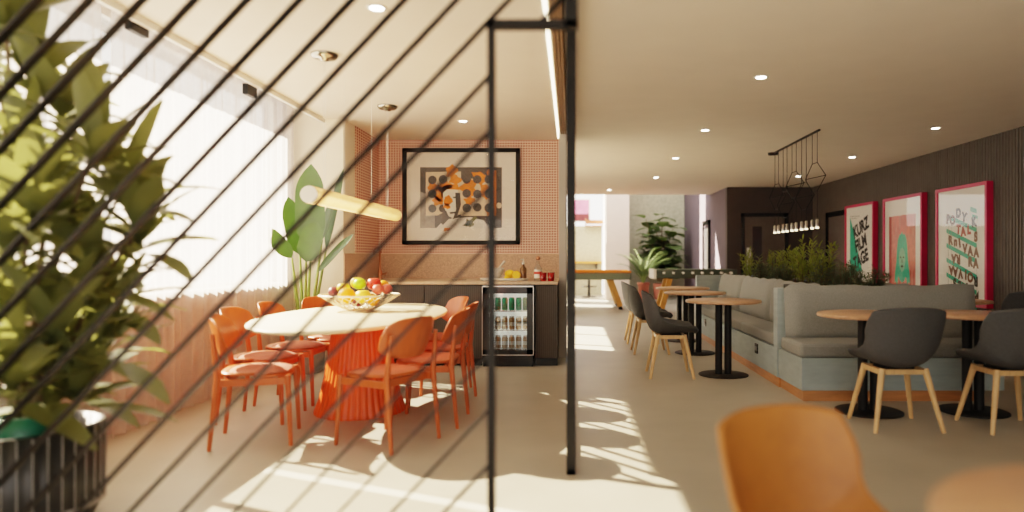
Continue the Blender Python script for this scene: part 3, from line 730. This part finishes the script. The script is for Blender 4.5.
# ------------------------------------------------------------------ banquette
t = thing('banquette', 'grey upholstered corner banquette on a blue-grey panelled base', 'bench', (1.87, 5.67, 0))
bo = Vector((1.87, 5.67, 0))
def bb(x0, x1, y0, y1, z0, z1): return MB().box(x0-bo.x, x1-bo.x, y0-bo.y, y1-bo.y, z0, z1)
mb = bb(1.915, 3.6, 5.67, 6.30, .09, .36); 
m2 = bb(1.90, 2.40, 6.30, 10.40, .09, .36); mb.add(m2.v, m2.f); m2 = bb(3.05, 3.58, 6.30, 10.40, .09, .36); mb.add(m2.v, m2.f)
mb.build('base', 'bench', t, bevel=.004)
mb = bb(1.935, 3.42, 5.685, 6.3, 0, .09); m2 = bb(1.918, 2.4, 6.3, 10.38, 0, .09); mb.add(m2.v, m2.f); m2 = bb(3.05, 3.42, 6.3, 10.38, 0, .09); mb.add(m2.v, m2.f)
mb.build('plinth', 'plinth', t)
mb = bb(1.885, 3.60, 6.24, 6.36, .36, .915); mb.build('back_panel', 'bench', t, bevel=.004)
mb = bb(2.36, 2.44, 6.36, 10.40, .36, .92); m2 = bb(3.0, 3.08, 6.36, 10.4, .36, .92); mb.add(m2.v, m2.f); mb.build('back_panel', 'bench', t, bevel=.004)
bb(1.90, 3.58, 10.32, 10.42, .09, .925).build('end_panel', 'bench', t, bevel=.004)
def cushion(x0, x1, y0, y1, z0, z1, name, puff=.012):
    # pillowed block
    def surf(mb, f): mb.grid(f, 10, 10)
    mb = MB(); nx, ny = 14, 8
    cx, cyy, cz = (x0+x1)/2-bo.x, (y0+y1)/2-bo.y, (z0+z1)/2
    o = MB().box(x0-bo.x, x1-bo.x, y0-bo.y, y1-bo.y, z0, z1)
    return o.build(name, 'fabric', t, bevel=.028)
cushion(1.90, 2.75, 5.665, 6.20, .362, .482, 'seat_cushion'); cushion(2.755, 3.60, 5.665, 6.20, .362, .482, 'seat_cushion')
for a, b in ((6.30, 7.65), (7.655, 9.0), (9.005, 10.31)): cushion(1.895, 2.34, a, b, .362, .482, 'seat_cushion')
for a, b in ((6.37, 7.65), (7.655, 9.0), (9.005, 10.31)): cushion(3.12, 3.59, a, b, .362, .482, 'seat_cushion')
def backcush(p, q, z0, z1, nrm, name):
    # soft leaning cushion between ground points p and q, nrm points to the sitter
    p, q, nrm = Vector((*p, 0))-bo, Vector((*q, 0))-bo, Vector((*nrm, 0)); mb = MB(); nu, nv = 26, 12
    def fn(side):
        def g(u, w):
            e = min(1, (min(u, 1-u)/.05))**.5 if min(u, 1-u) < .05 else 1
            ez = min(1, min(w, 1-w)/.10)**.5
            th = (.045+.03*sin(pi*w))*e*ez
            base = p.lerp(q, u)+nrm*(.055+.10*(1-w)*.6)
            sag = -.012*sin(pi*u)*w + .006*sin(u*23)*w
            return base+nrm*th*side+Vector((0, 0, z0+(z1-z0)*w+sag))
        return g
    mb.grid(fn(1), nu, nv); mb.grid(fn(-1), nu, nv)
    return mb.build(name, 'fabric', t)
backcush((1.925, 6.24), (3.65, 6.24), .45, .955, (0, -1), 'back_cushion')
for a, b in ((6.33, 7.62), (7.63, 8.97), (8.98, 10.3)):
    backcush((2.36, b), (2.36, a), .45, .955, (-1, 0), 'back_cushion'); backcush((3.08, a), (3.08, b), .45, .95, (1, 0), 'back_cushion')
for yy, zz in ((6.98, .266), (9.64, .275)):
    s_ = bb(1.888, 1.901, yy-.045, yy+.045, zz-.05, zz+.05).build('power_socket', 'blackgloss', t, bevel=.003)
    m2 = MB()
    for q in (-.018, .018): m2.box(1.886-bo.x, 1.89-bo.x, yy+q-.008-bo.y, yy+q+.008-bo.y, zz-.02, zz+.02)
    m2.build('outlet', 'potgrey', s_)
t = thing('planter_box', 'dark planter trough in the middle of the banquette', 'planter', (2.72, 8.35, 0))
MB().box(-.275, -.255, -1.94, 1.94, .0, .90).box(.255, .275, -1.94, 1.94, 0, .9).box(-.275, .275, -1.94, -1.92, 0, .9).box(-.275, .275, 1.92, 1.94, 0, .9).build('trough', 'cabdark', t)
bx(-.254, .254, -1.919, 1.919, .7, .86).build('soil', 'soil', t)
def shrub(x, y, h, r, n, m, lb, seed, spiky):
    rn = random.Random(seed); t = thing('planter_shrub', lb, 'plant', (x, y, .855), 0, 'shrubs growing in the banquette planter')
    lf = MB(); st = MB(); ns = 9 if spiky else 16
    for k in range(ns):
        az = rn.uniform(0, 2*pi); sp = rn.uniform(.0, r); hh = h*rn.uniform(.6, 1.0)*(1-.5*sp/r if not spiky else 1-.25*sp/r)
        b = Vector((cos(az)*sp*.3, sin(az)*sp*.3, 0)); e = Vector((cos(az)*sp, sin(az)*sp, hh))
        st.tube([b, b.lerp(e, .5)+Vector((0, 0, .02)), e], [.004, .003, .002], 5)
        m_ = int(n/ns)
        for q in range(m_):
            s = .15+.85*(q+rn.random())/m_; p = b.lerp(e, s); a2 = rn.uniform(0, 2*pi); el = rn.uniform(.3, 1.1) if spiky else rn.uniform(-.1, .9)
            d = Vector((cos(a2)*cos(el), sin(a2)*cos(el), sin(el)))
            if spiky: lf.leaf(p, d, (0, 0, 1), rn.uniform(.06, .10), .020, .2, 3, .1)
            else: lf.leaf(p, d, (0, 0, 1), rn.uniform(.045, .08), .014, .3, 2, .1)
    st.build('stems', 'bark', t); lf.build('foliage', m, t)
ys = [6.56+.285*i for i in range(13)]
j = 0
rn = random.Random(5)
for i, y in enumerate(ys):
    spiky = i in (2, 4, 5, 7, 9, 11, 12)
    x = 2.72+(.11 if i % 2 else -.11)
    h = (.52 if spiky else .32)*rn.uniform(.85, 1.15)
    lb = ('tall yellow-green shrub in the planter, %s plant from the near end' if spiky else 'low grey-green bushy shrub in the planter, %s plant from the near end') % ORD[i]
    shrub(x, y, h, .20 if spiky else .24, 260 if spiky else 520, 'shrub' if spiky else 'shrub2', lb, 100+i, spiky)
for i, (x, y) in enumerate([(2.9, 6.55), (2.88, 7.05), (2.56, 7.0), (2.9, 7.6), (2.55, 8.3)]):
    shrub(x, y, .34, .2, 480, 'shrub2', ['low dark bushy shrub at the right near corner of the planter', 'low dark bushy shrub second along the right rim of the planter', 'low dark bushy shrub leaning over the long backrest near its near end', 'low dark bushy shrub third along the right rim of the planter', 'low dark bushy shrub leaning over the middle of the long backrest'][i], 300+i, False)

# ------------------------------------------------------------------ bistro tables
def bistro():
    t = thing('bistro_table', '', 'table', (0, 0, 0), 0, 'round oak bistro tables'); t.scale = (1, 1, 1.018)
    MB().lathe([(.352, .722), (.378, .726), (.38, .735), (.38, .743), (.374, .75), (1e-4, .75)], 64).build('tabletop', 'oaktop', t)
    for s in (-1, 1): MB().cyl((s*.047, 0, .012), (s*.047, 0, .718), .036, n=24).build('post', 'black', t)
    MB().lathe([(.25, 0), (.25, .008), (.24, .013), (1e-4, .014)], 48).build('base_plate', 'black', t)
    bx(-.16, .16, -.05, .05, .712, .722).build('top_bracket', 'black', t)
    return t
B0 = bistro()
for i, (x, y, lb) in enumerate([
    (1.55, 6.95, 'round oak bistro table nearest along the left side of the banquette'),
    (1.55, 8.54, 'second round oak bistro table along the left side of the banquette'),
    (1.60, 9.80, 'farthest round oak bistro table along the left side of the banquette'),
    (2.31, 5.30, 'round oak bistro table before the front bench, left of the pair'),
    (3.12, 5.30, 'round oak bistro table before the front bench, right of the pair'),
    (3.86, 6.95, 'round oak bistro table on the poster side of the banquette'),
    (.985, 1.06, 'blurred round oak table close to the viewer beside the tan chair')]):
    if i == 0: B0.location = (x, y, 0); B0['label'] = lb
    else: dup(B0, (x, y, 0), 0, lb)

# ------------------------------------------------------------------ shell chairs
def shell_chair(m):
    t = thing('shell_chair', '', 'chair', (0, 0, 0), 0, 'charcoal shell chairs')
    # centre line from the seat front to the back top: (y, z)
    cl = [(.245, .435), (.21, .455), (.10, .448), (-.03, .435), (-.13, .438), (-.20, .475), (-.235, .55), (-.255, .64), (-.272, .74), (-.288, .862)]
    hw = [.215, .25, .272, .278, .278, .28, .284, .288, .286, .268]         # half width
    up = [.045, .065, .09, .12, .155, .165, .125, .06, .02, -.032]             # how far the side edge rises
    fw = [.01, .01, 0, .0, .03, .07, .10, .112, .10, .07]                    # how far the side edge comes forward
    n = len(cl)-1
    def lerp(a, s):
        k = min(int(s*n), n-1); f = s*n-k
        if isinstance(a[0], tuple): return tuple(a[k][q]*(1-f)+a[k+1][q]*f for q in range(2))
        return a[k]*(1-f)+a[k+1]*f
    def fn(u, w):
        x = 2*u-1; y, z = lerp(cl, w); ax = abs(x)
        e = ax**2.6
        xx = lerp(hw, w)*x*(1-.05*e)
        return (xx, y+lerp(fw, w)*ax**2.2, z+lerp(up, w)*e)
    MB().grid(fn, 20, 27).build('shell', m, t, sol=.022, subs=1)
    for sx in (-1, 1):
        for sy in (-1, 1):
            MB().tube([(sx*.15, sy*.13-.01, .425), (sx*.235, sy*.215-.01, 0)], [.023, .0145], 14).build('leg', 'oak', t)
    for q in (-.145, .125): MB().bar((-.155, q, .405), (.155, q, .405), .026, .034).build('frame_rail', 'oak', t)
    for q in (-.165, .165): MB().bar((q*.95, -.145, .405), (q*.95, .125, .405), .026, .034).build('frame_rail', 'oak', t)
    bx(-.1, .1, -.1, .1, .41, .43).build('mounting_plate', 'black', t)
    return t
S0 = shell_chair('shell')
for i, (x, y, dx, dy, lb) in enumerate([
    (1.01, 6.93, 1, -.03, 'charcoal shell chair with oak legs at the nearest table beside the long bench'),
    (1.00, 8.60, 1, 0, 'charcoal shell chair with oak legs at the second table beside the long bench'),
    (1.00, 9.62, 1, 0, 'charcoal shell chair with oak legs at the farthest table beside the long bench'),
    (2.30, 4.87, -.02, 1, 'charcoal shell chair seen from behind at the left table of the front bench'),
    (3.07, 4.82, 0, 1, 'charcoal shell chair seen from behind at the right table of the front bench'),
    (4.68, 7.20, -.12, 1, 'charcoal shell chair on the poster side of the banquette, cut by the frame')]):
    if i == 0: S0.location = (x, y, 0); S0.rotation_euler = (0, 0, face(dx, dy)); S0['label'] = lb
    else: dup(S0, (x, y, 0), face(dx, dy), lb)
T0 = shell_chair('tan'); T0.location = (.68, 1.80, 0); T0.rotation_euler = (0, 0, face(.38, -.92)); T0.scale = (.86, .86, .885); del T0['group']
T0['label'] = 'blurred tan orange shell chair close to the viewer'

# ------------------------------------------------------------------ posters
def text(par, s, size, x, y, z, m, rot=0, shear=0, off=.012, sy=1, name='lettering', ax=1):
    c = bpy.data.curves.new(name, 'FONT'); c.body = s; c.size = size; c.align_x = 'CENTER'; c.align_y = 'CENTER'; c.offset = off; c.extrude = .0006; c.shear = shear
    c.materials.append(M[m]); o = bpy.data.objects.new(name, c); COL.objects.link(o); o.parent = par
    o.parent = None
    bpy.context.view_layer.update()
    me = bpy.data.meshes.new_from_object(o.evaluated_get(bpy.context.evaluated_depsgraph_get())); me.name = name
    bpy.data.objects.remove(o); bpy.data.curves.remove(c)
    o = bpy.data.objects.new(name, me); COL.objects.link(o); o.parent = par
    # local poster frame: width along x, up along z, facing -y
    o.location = (x, y, z); o.rotation_euler = (pi/2, 0, 0)
    if rot: o.rotation_euler = (Matrix.Rotation(-rot, 3, 'Y') @ Matrix.Rotation(pi/2, 3, 'X')).to_euler()
    o.scale = (ax, sy, 1); return o
def poster(yn, yf, z1, z0, label):
    w, h, dp = (yf-yn)/2, (z1-z0)/2, .085
    t = thing('framed_poster', label, 'poster', (XR-.018, (yn+yf)/2, (z0+z1)/2), 0, 'crimson framed posters on the dark ribbed wall')
    t.rotation_euler = (0, 0, -pi/2)      # local -y faces into the room, local +x runs towards the viewer
    fr = .045
    MB().box(-w, -w+fr, -dp, 0, -h, h).box(w-fr, w, -dp, 0, -h, h).box(-w+fr, w-fr, -dp, 0, h-fr, h).box(-w+fr, w-fr, -dp, 0, -h, -h+fr).build('frame', 'pinkframe', t, bevel=.002)
    s = bx(-w+.03, w-.03, -dp+.02, -.01, -h+.03, h-.03).build('sheet', 'paper', t)
    bx(-w+.04, w-.04, -dp+.012, -dp+.014, -h+.04, h-.04).build('glazing', 'picglass', t)
    return t, s, w, h, -dp+.0185
def pflat(polys, y, m, name, par):
    mb = MB()
    for pl in polys: mb.add([(a, y, b) for a, b in pl], [tuple(range(len(pl)))])
    return mb.build(name, m, par)
k = XR-.103
def ynear(u): return k*F/(u-CU)
# farthest: KURZ FILM TAGE
yn, yf = ynear(873), ynear(844.6); zt = 2.15; zbm = .56
t, s, w, h, yy = poster(yn, yf, zt, zbm, 'crimson-framed poster reading KURZ FILM TAGE with a green wedge, farthest along the wall')
pflat([[(-.40, .56), (-.38, .57), (.14, -.40), (-.40, -.48)]], yy-.0004, 'green', 'green_wedge', s)
pflat([[(-.40, .60), (.02, .58), (.02, .57), (-.40, .59)], [(-.38, .56), (-.1, .55), (-.1, .54), (-.38, .55)]], yy-.0004, 'midink', 'small_print', s)
for i, wd in enumerate(['KURZ', 'FILM', 'TAGE']):
    text(s, wd, .25, .07, yy-.001, .36-.28*i, 'ink', rot=.30, shear=.0, off=.012, sy=1.2, ax=1.0)
# middle: green head on brick pink
yn, yf = ynear(921.5), ynear(882.7); zt = 2.15
t, s, w, h, yy = poster(yn, yf, zt, zbm, 'crimson-framed poster of a green long-haired head on brick pink, middle of the three')
pa = .70*w; pflat([[(-pa, -h+.02), (pa*.95, -h+.02), (pa*.95, h*.62), (-pa, h*.62)]], yy-.0004, 'pinkink', 'printed_sheet', s)
pflat([[(-pa, -h+.02), (-pa*.80, -h+.02), (-pa*.80, h*.62), (-pa, h*.62)]]+[[(-.2+.11*q, -h+.02), (-.17+.11*q, -h+.02), (-.17+.11*q, -h*.45), (-.2+.11*q, -h*.45)] for q in range(6)], yy-.0008, 'redink', 'dark_bands', s)
text(s, 'PURE', .26, 0, yy-.0007, h*.42, 'peach', off=.012, sy=1.5)
hd = [(0, .34), (.08, .31), (.14, .23), (.17, .08), (.19, -.12), (.24, -.32), (.25, -.46), (.20, -.44), (.17, -.50), (.12, -.36), (.08, -.42), (0, -.46), (-.07, -.42), (-.12, -.36), (-.16, -.52), (-.21, -.44), (-.25, -.47), (-.23, -.28), (-.19, -.12), (-.17, .08), (-.13, .23), (-.07, .31)]
pflat([[(a, b-.10) for a, b in hd]], yy-.0012, 'green', 'head_shape', s)
lg = mat('mint_ink', (.16, .42, .28), .7)
pflat([[(.0+.10*cos(q), -.20+.19*sin(q)) for q in [2*pi*i/24 for i in range(24)]]], yy-.0016, lg, 'face_shape', s)
pflat([circ(-.045, -.16, .022, 12, .6), circ(.045, -.16, .022, 12, .6), circ(0, -.30, .04, 12, .45), [(-.008, -.18), (.008, -.18), (.014, -.245), (-.014, -.245)]], yy-.002, 'ink', 'face_features', s)
# nearest: letters with green bands
yn, yf = ynear(986.5), ynear(935.3); zt = 2.145; zbm = .56
t, s, w, h, yy = poster(yn, yf, zt, zbm, 'crimson-framed poster of scattered letters over green diagonal bands, nearest along the wall')
for q in range(6):
    z0 = .36-.20*q; pflat([[(-.34, z0+.08), (.36, z0-.14), (.36, z0-.20), (-.34, z0+.02)]], yy-.0004, 'green', 'green_band', s)
pflat([[(.22, .50), (.36, .46), (.36, .40), (.22, .44)], [(.26, .40), (.38, .37), (.38, .33), (.26, .36)]], yy-.0005, 'green', 'green_band', s)
pflat([[(-.30, .30), (-.29, .30), (-.29, -.6), (-.30, -.6)], [(-.22, .30), (-.215, .30), (-.215, -.6), (-.22, -.6)], [(.36, .3), (.365, .3), (.365, -.6), (.36, -.6)]], yy-.0006, 'midink', 'fine_lines', s)
rows = [('P', -.30, .36, 0, 'brownink'), ('O', -.19, .34, 0, 'brownink'), ('D', -.05, .43, .1, 'ink'), ('Y', .08, .36, -.2, 'ink'), ('K', .30, .29, .1, 'ink'),
        ('T', -.05, .21, -.1, 'redink'), ('A', .06, .18, .1, 'redink'), ('L', .19, .20, 0, 'redink'), ('S', .34, .10, 0, 'brownink'),
        ('R', -.24, .07, 0, 'brownink'), ('n', -.12, .05, 0, 'brownink'), ('I', -.02, .03, .2, 'brownink'), ('V', .10, -.05, 0, 'brownink'), ('A', .22, -.08, 0, 'brownink'), ('A', .35, -.10, 0, 'brownink'),
        ('A', -.16, -.17, pi, 'brownink'), ('R', -.05, -.18, pi, 'brownink'), ('R', .22, -.22, 0, 'brownink'), ('A', .34, -.24, 0, 'brownink'),
        ('A', -.22, -.33, pi, 'brownink'), ('A', -.12, -.35, pi, 'brownink'), ('V', 0, -.37, pi, 'brownink'), ('I', .12, -.38, pi, 'brownink'), ('O', .22, -.41, pi, 'brownink'), ('R', .34, -.46, pi, 'ink'),
        ('S', -.14, -.50, pi, 'ink'), ('L', -.02, -.53, pi, 'ink'), ('A', .10, -.55, pi, 'ink'), ('T', .20, -.57, pi, 'ink'), ('K', -.08, -.63, pi, 'ink'), ('L', .12, -.64, pi, 'ink'), ('O', .24, -.62, pi, 'ink'), ('B', .36, -.64, pi, 'ink')]
for ch, a, b, r, m in rows: text(s, ch, .148, a, yy-.001, b, m, rot=r, off=.010, sy=1.1)

# ------------------------------------------------------------------ ceiling lights
def downlight(): 
    t = thing('downlight', '', 'light', (0, 0, 0), 0, 'recessed ceiling downlights')
    MB().lathe([(.045, -.004), (.062, -.004), (.064, 0), (.045, 0)], 28).build('trim_ring', 'white', t)
    MB().lathe([(1e-4, -.008), (.041, -.007), (.044, -.002)], 28).build('lens', 'ledwhite', t)
    return t
D0 = downlight()
dl = [(1.6, 5.75, 'nearest recessed downlight in the row over the aisle'), (1.6, 8.15, 'second recessed downlight in the row over the aisle'), (1.6, 10.45, 'third recessed downlight in the row over the aisle'), (1.62, 13.0, 'fourth recessed downlight in the row over the aisle'), (.86, 15.4, 'recessed downlight by the far ceiling edge above the pool table'), (3.5, 15.3, 'recessed downlight by the far ceiling edge above the aubergine wall'),
      (4.28, 8.02, 'nearest recessed downlight in the row along the posters'), (4.26, 10.35, 'second recessed downlight in the row along the posters'), (4.26, 12.8, 'farthest recessed downlight in the row along the posters'),
      (-1.2, 7.6, 'recessed downlight in front of the mosaic wall'), (-1.18, 4.15, 'recessed downlight near the top left, above the dining table')]
for i, (x, y, lb) in enumerate(dl):
    if i == 0: D0.location = (x, y, CH); D0['label'] = lb
    else: dup(D0, (x, y, CH), 0, lb)
    ld = bpy.data.lights.new('downlight_lamp', 'SPOT'); ld.energy = 40; ld.color = (1, .84, .64); ld.spot_size = 1.9; ld.spot_blend = .8; ld.shadow_soft_size = .05
    lo = bpy.data.objects.new('downlight_lamp', ld); COL.objects.link(lo); lo.location = (x, y, CH-.02)

# black cluster pendant over the planter
t = thing('cluster_pendant', 'black wire cluster pendant with faceted loops and small lit spots over the planter', 'lamp', (2.94, 9.0, CH))
bx(-.013, .013, -.92, .95, -.022, 0).build('ceiling_bar', 'black', t, bevel=.003)
MB().lathe([(1e-4, -.03), (.075, -.03), (.075, 0)], 24, (0, .93, 0)).build('ceiling_canopy', 'black', t)
zs = 1.56-CH
for p in range(5):
    y = -.76+.38*p; g = .17
    zt_, zm, zbm_ = [(2.33, 2.16, 1.99), (2.14, 1.96, 1.80), (2.32, 2.15, 1.98), (2.10, 1.93, 1.74), (2.24, 2.06, 1.88)][p]
    zt_ -= CH; zm -= CH; zbm_ -= CH
    mb = MB()
    A = [(0, y-g/2, -.02), (0, y-g/2, zt_), (.095, y-g/2-.02, zm+.015), (0, y-g/2, zbm_)]
    Bq = [(0, y+g/2, -.02), (0, y+g/2, zt_), (-.075, y+g/2+.02, zm-.015), (0, y+g/2, zbm_)]
    for q in (A, Bq):
        for i in range(3): mb.cyl(q[i], q[i+1], .005 if i else .004, n=6)
    for i in (1, 2, 3): mb.cyl(A[i], Bq[i], .0045, n=6)
    mb.build('wire_loop', 'black', t)
    for q in (-g/2, g/2):
        MB().cyl((0, y+q, zbm_), (0, y+q, zs+.05), .003, n=6).build('cord', 'black', t)
        sp = MB().lathe([(.018, 0), (.018, .085), (.006, .095), (1e-4, .095)], 18, (0, y+q, zs)).build('spot', 'steel', t)
        MB().lathe([(1e-4, -.022), (.019, -.020), (.021, 0)], 18, (0, y+q, zs)).build('lens', 'ledwarm', sp)

# ------------------------------------------------------------------ far games area
t = thing('pool_table', 'pool table with orange felt, sage green apron and slanted wooden legs', 'pool table', (.05, 16.2, 0))
bx(-1.3, 1.32, -.68, .68, .68, .84).build('apron', 'poolgreen', t, bevel=.02)
bx(-1.2, 1.22, -.58, .58, .84, .85).build('playing_field', 'felt', t)
MB().box(-1.3, 1.32, -.68, -.56, .84, .885).box(-1.3, 1.32, .56, .68, .84, .885).box(-1.3, -1.18, -.56, .56, .84, .885).box(1.2, 1.32, -.56, .56, .84, .885).build('cushion_rail', 'felt', t, bevel=.01)
for sx in (-1, 1):
    for sy in (-1, 1):
        l = MB().bar((sx*.86, sy*.52, .68), (sx*1.08, sy*.58, .07), .12, .10, up=(0, 1, 0)).build('leg', 'yellowwood', t, bevel=.01)
        MB().cyl((sx*1.085, sy*.58, 0), (sx*1.085, sy*.58, .07), .05, n=16).build('foot', 'black', l)
t = thing('football_table', 'dark green table-football table on honey-coloured slanted legs', 'football table', (2.5, 14.05, 0))
bx(-.83, .83, -.36, .36, .77, .95).build('cabinet', 'foosgreen', t, bevel=.012)
bx(-.70, .70, -.30, .30, .945, .953).build('playing_field', 'poolgreen', t)
bx(-.85, -.79, -.37, .37, .76, .955).build('end_panel', 'white', t, bevel=.005)
for k_ in range(8):
    x = -.66+.19*k_
    r_ = MB().cyl((x, -.50, .885), (x, .45, .885), .008, n=8).build('rod', 'steel', t)
    MB().cyl((x, -.58, .885), (x, -.48, .885), .022, n=12).build('handle', 'paper', r_)
for sx in (-1, 1):
    for sy in (-1, 1): MB().bar((sx*.50, sy*.26, .77), (sx*.72, sy*.32, 0), .11, .09, up=(0, 1, 0)).build('leg', 'yellowwood', t, bevel=.01)
def palm():
    px, py = 1.90, 17.9; t = thing('palm', 'feathery palm in a terracotta pot against the sage wall', 'plant', (px, py, 0)); rn = random.Random(9)
    MB().lathe([(.10, 0), (.12, .03), (.15, .48), (.165, .48), (.165, .53), (.145, .53), (.135, .5), (1e-4, .5)], 32).build('pot', 'terracotta', t)
    MB().lathe([(.138, .50), (1e-4, .51)], 20).build('soil', 'soil', t)
    lf = MB(); st = MB()
    for k in range(20):
        az = k*2.4; lean = .10+.42*(k/20); L = rn.uniform(.8, 1.25); d = Vector((cos(az)*lean, sin(az)*lean, 1)).normalized(); p = Vector((0, 0, .5)); pts = []
        for q in range(12):
            pts.append(p.copy()); d = (d+Vector((cos(az)*.05, sin(az)*.05, -.085*(q/6)))).normalized(); p = p+d*L/11
        st.tube(pts, [.012-.0008*q for q in range(12)], 5)
        for q in range(3, 12):
            tt = (pts[q]-pts[q-1]).normalized(); sd = tt.cross(Vector((0, 0, 1))).normalized()
            for s in (-1, 1):
                for e in (0, .5):
                    lf.leaf(pts[q]-tt*e*L/11, (tt+sd*s*.9), (0, 0, 1), .26*(1-.04*q), .017, .5, 3, .1)
    st.build('stems', 'stem', t); lf.build('foliage', 'palmleaf', t)
palm()
def fig():
    px, py = 2.52, 19.3; t = thing('fig_tree', 'tall broad-leaved indoor tree with rounded leaves beside the palm', 'plant', (px, py, 0)); rn = random.Random(19)
    MB().lathe([(.15, 0), (.17, .03), (.20, .45), (.18, .45), (.17, .4), (1e-4, .4)], 32).build('pot', 'terracotta', t)
    MB().lathe([(.172, .405), (1e-4, .42)], 20).build('soil', 'soil', t)
    st = MB(); lf = MB(); sh = lambda s: min(1, (s*3.2)**.55)*(1-max(0, (s-.5)/.5)**2.6)
    for k in range(15):
        az = k*2.4; e = Vector((cos(az)*.42, sin(az)*.24, 1.05+1.4*((k*7) % 15)/15)); b = Vector((cos(az)*.06, sin(az)*.06, .5)); m_ = Vector((e.x*.35, e.y*.35, e.z*.65))
        pts = [b*(1-s)**2+m_*2*s*(1-s)+e*s*s for s in [q/8 for q in range(9)]]; st.tube(pts, [.022-.0018*q for q in range(9)], 6)
        for q in range(14):
            s = .3+.7*q/13; p = b*(1-s)**2+m_*2*s*(1-s)+e*s*s; a2 = q*2.4+k; d = Vector((cos(a2), sin(a2)*.8, rn.uniform(-.1, .7)))
            lf.leaf(p+d.normalized()*.05, d, (0, 0, 1), rn.uniform(.32, .45), rn.uniform(.28, .38), .6, 6, .08, sh)
    st.build('stems', 'bark', t); lf.build('foliage', 'fig', t)
fig()
t = thing('bar_counter', 'narrow wall-mounted bar shelf on the far wall', 'shelf', (.35, 21.3, 0))
bx(-1.3, .62, -.2, .2, 1.0, 1.06).build('shelf_board', 'yellowwood', t, bevel=.005)
for x in (-1.0, .45): bx(x-.02, x+.02, -.15, .19, .84, 1.0).build('bracket', 'black', t)
t = thing('bar_stool', 'black bar stool under the far wall shelf', 'stool', (X(589, 20.5), 20.4, 0))
MB().lathe([(.19, .70), (.20, .72), (.20, .75), (1e-4, .76)], 28).build('seat', 'black', t)
MB().cyl((0, 0, .02), (0, 0, .70), .04, n=14).build('post', 'black', t)
MB().lathe([(.22, 0), (.22, .015), (.05, .03)], 28).build('base_plate', 'black', t)
MB().tube([(.22*cos(a*pi/12), .22*sin(a*pi/12), .32) for a in range(25)], .012, 8).bar((-.22, 0, .32), (.22, 0, .32), .02, .02).build('footrest', 'black', t)
Yp = 21.48
t = thing('framed_picture', 'pink print above the bar shelf on the far wall', 'picture', (X(580, Yp), Yp, (Z(199, Yp)+Z(222, Yp))/2))
a, b = (X(590, Yp)-X(570, Yp))/2, (Z(199, Yp)-Z(222, Yp))/2
bx(-a, a, -.03, .02, -b, b).build('frame', 'white', t); bx(-a+.03, a-.03, -.035, -.03, -b+.03, b-.03).build('print', 'pinkart', t)
bx(-a+.03, a-.03, -.037, -.035, -b+.03, -b+.25).build('dark_band', 'plum', t)
t = thing('wall_ledge', 'pale copper-coloured ledge below the bright far opening', 'ledge', (.80, 21.4, 2.18))
MB().box(-.36, .40, -.25, .1, -.02, .0).box(-.36, -.33, -.25, -.22, 0, .22).box(.37, .40, -.25, -.22, 0, .22).build('ledge_frame', 'copper', t)
bx(-.34, .38, -.24, -.23, .04, .17).build('panel', 'copper', t)

# ------------------------------------------------------------------ light
k_, m_ = 1.45, .65
sd = bpy.data.lights.new('sun', 'SUN'); sd.energy = 85; sd.angle = radians(.35); sd.color = (1, .84, .64)
so = bpy.data.objects.new('sun', sd); COL.objects.link(so)
so.rotation_euler = Vector((k_, -m_, -1)).to_track_quat('-Z', 'Y').to_euler(); so.location = (-10, 14, 8)
w = bpy.data.worlds.new('sky'); scn.world = w; w.use_nodes = True
N = w.node_tree.nodes; Lk = w.node_tree.links; bg = N['Background']
sky = N.new('ShaderNodeTexSky'); sky.sky_type = 'PREETHAM'; sky.sun_direction = Vector((-k_, m_, 1)).normalized(); sky.turbidity = 6
mx = N.new('ShaderNodeMix'); mx.data_type = 'RGBA'; mx.inputs['Factor'].default_value = .93
mx.inputs['B'].default_value = (1.0, .94, .86, 1); Lk.new(sky.outputs[0], mx.inputs['A']); Lk.new(mx.outputs['Result'], bg.inputs[0])
bg.inputs[1].default_value = 5.2
def area(name, loc, rot, sx, sy, e, col):
    l = bpy.data.lights.new(name, 'AREA'); l.shape = 'RECTANGLE'; l.size = sx; l.size_y = sy; l.energy = e; l.color = col
    o = bpy.data.objects.new(name, l); COL.objects.link(o); o.location = loc; o.rotation_euler = rot; return o

scn.cycles.use_denoising = True
scn.cycles.max_bounces = 10; scn.cycles.diffuse_bounces = 6; scn.cycles.transparent_max_bounces = 24
scn.cycles.sample_clamp_indirect = 6
scn.cycles.caustics_reflective = False; scn.cycles.caustics_refractive = False
scn.view_settings.view_transform = 'Filmic'; scn.view_settings.look = 'Medium High Contrast'
scn.view_settings.exposure = -0.30
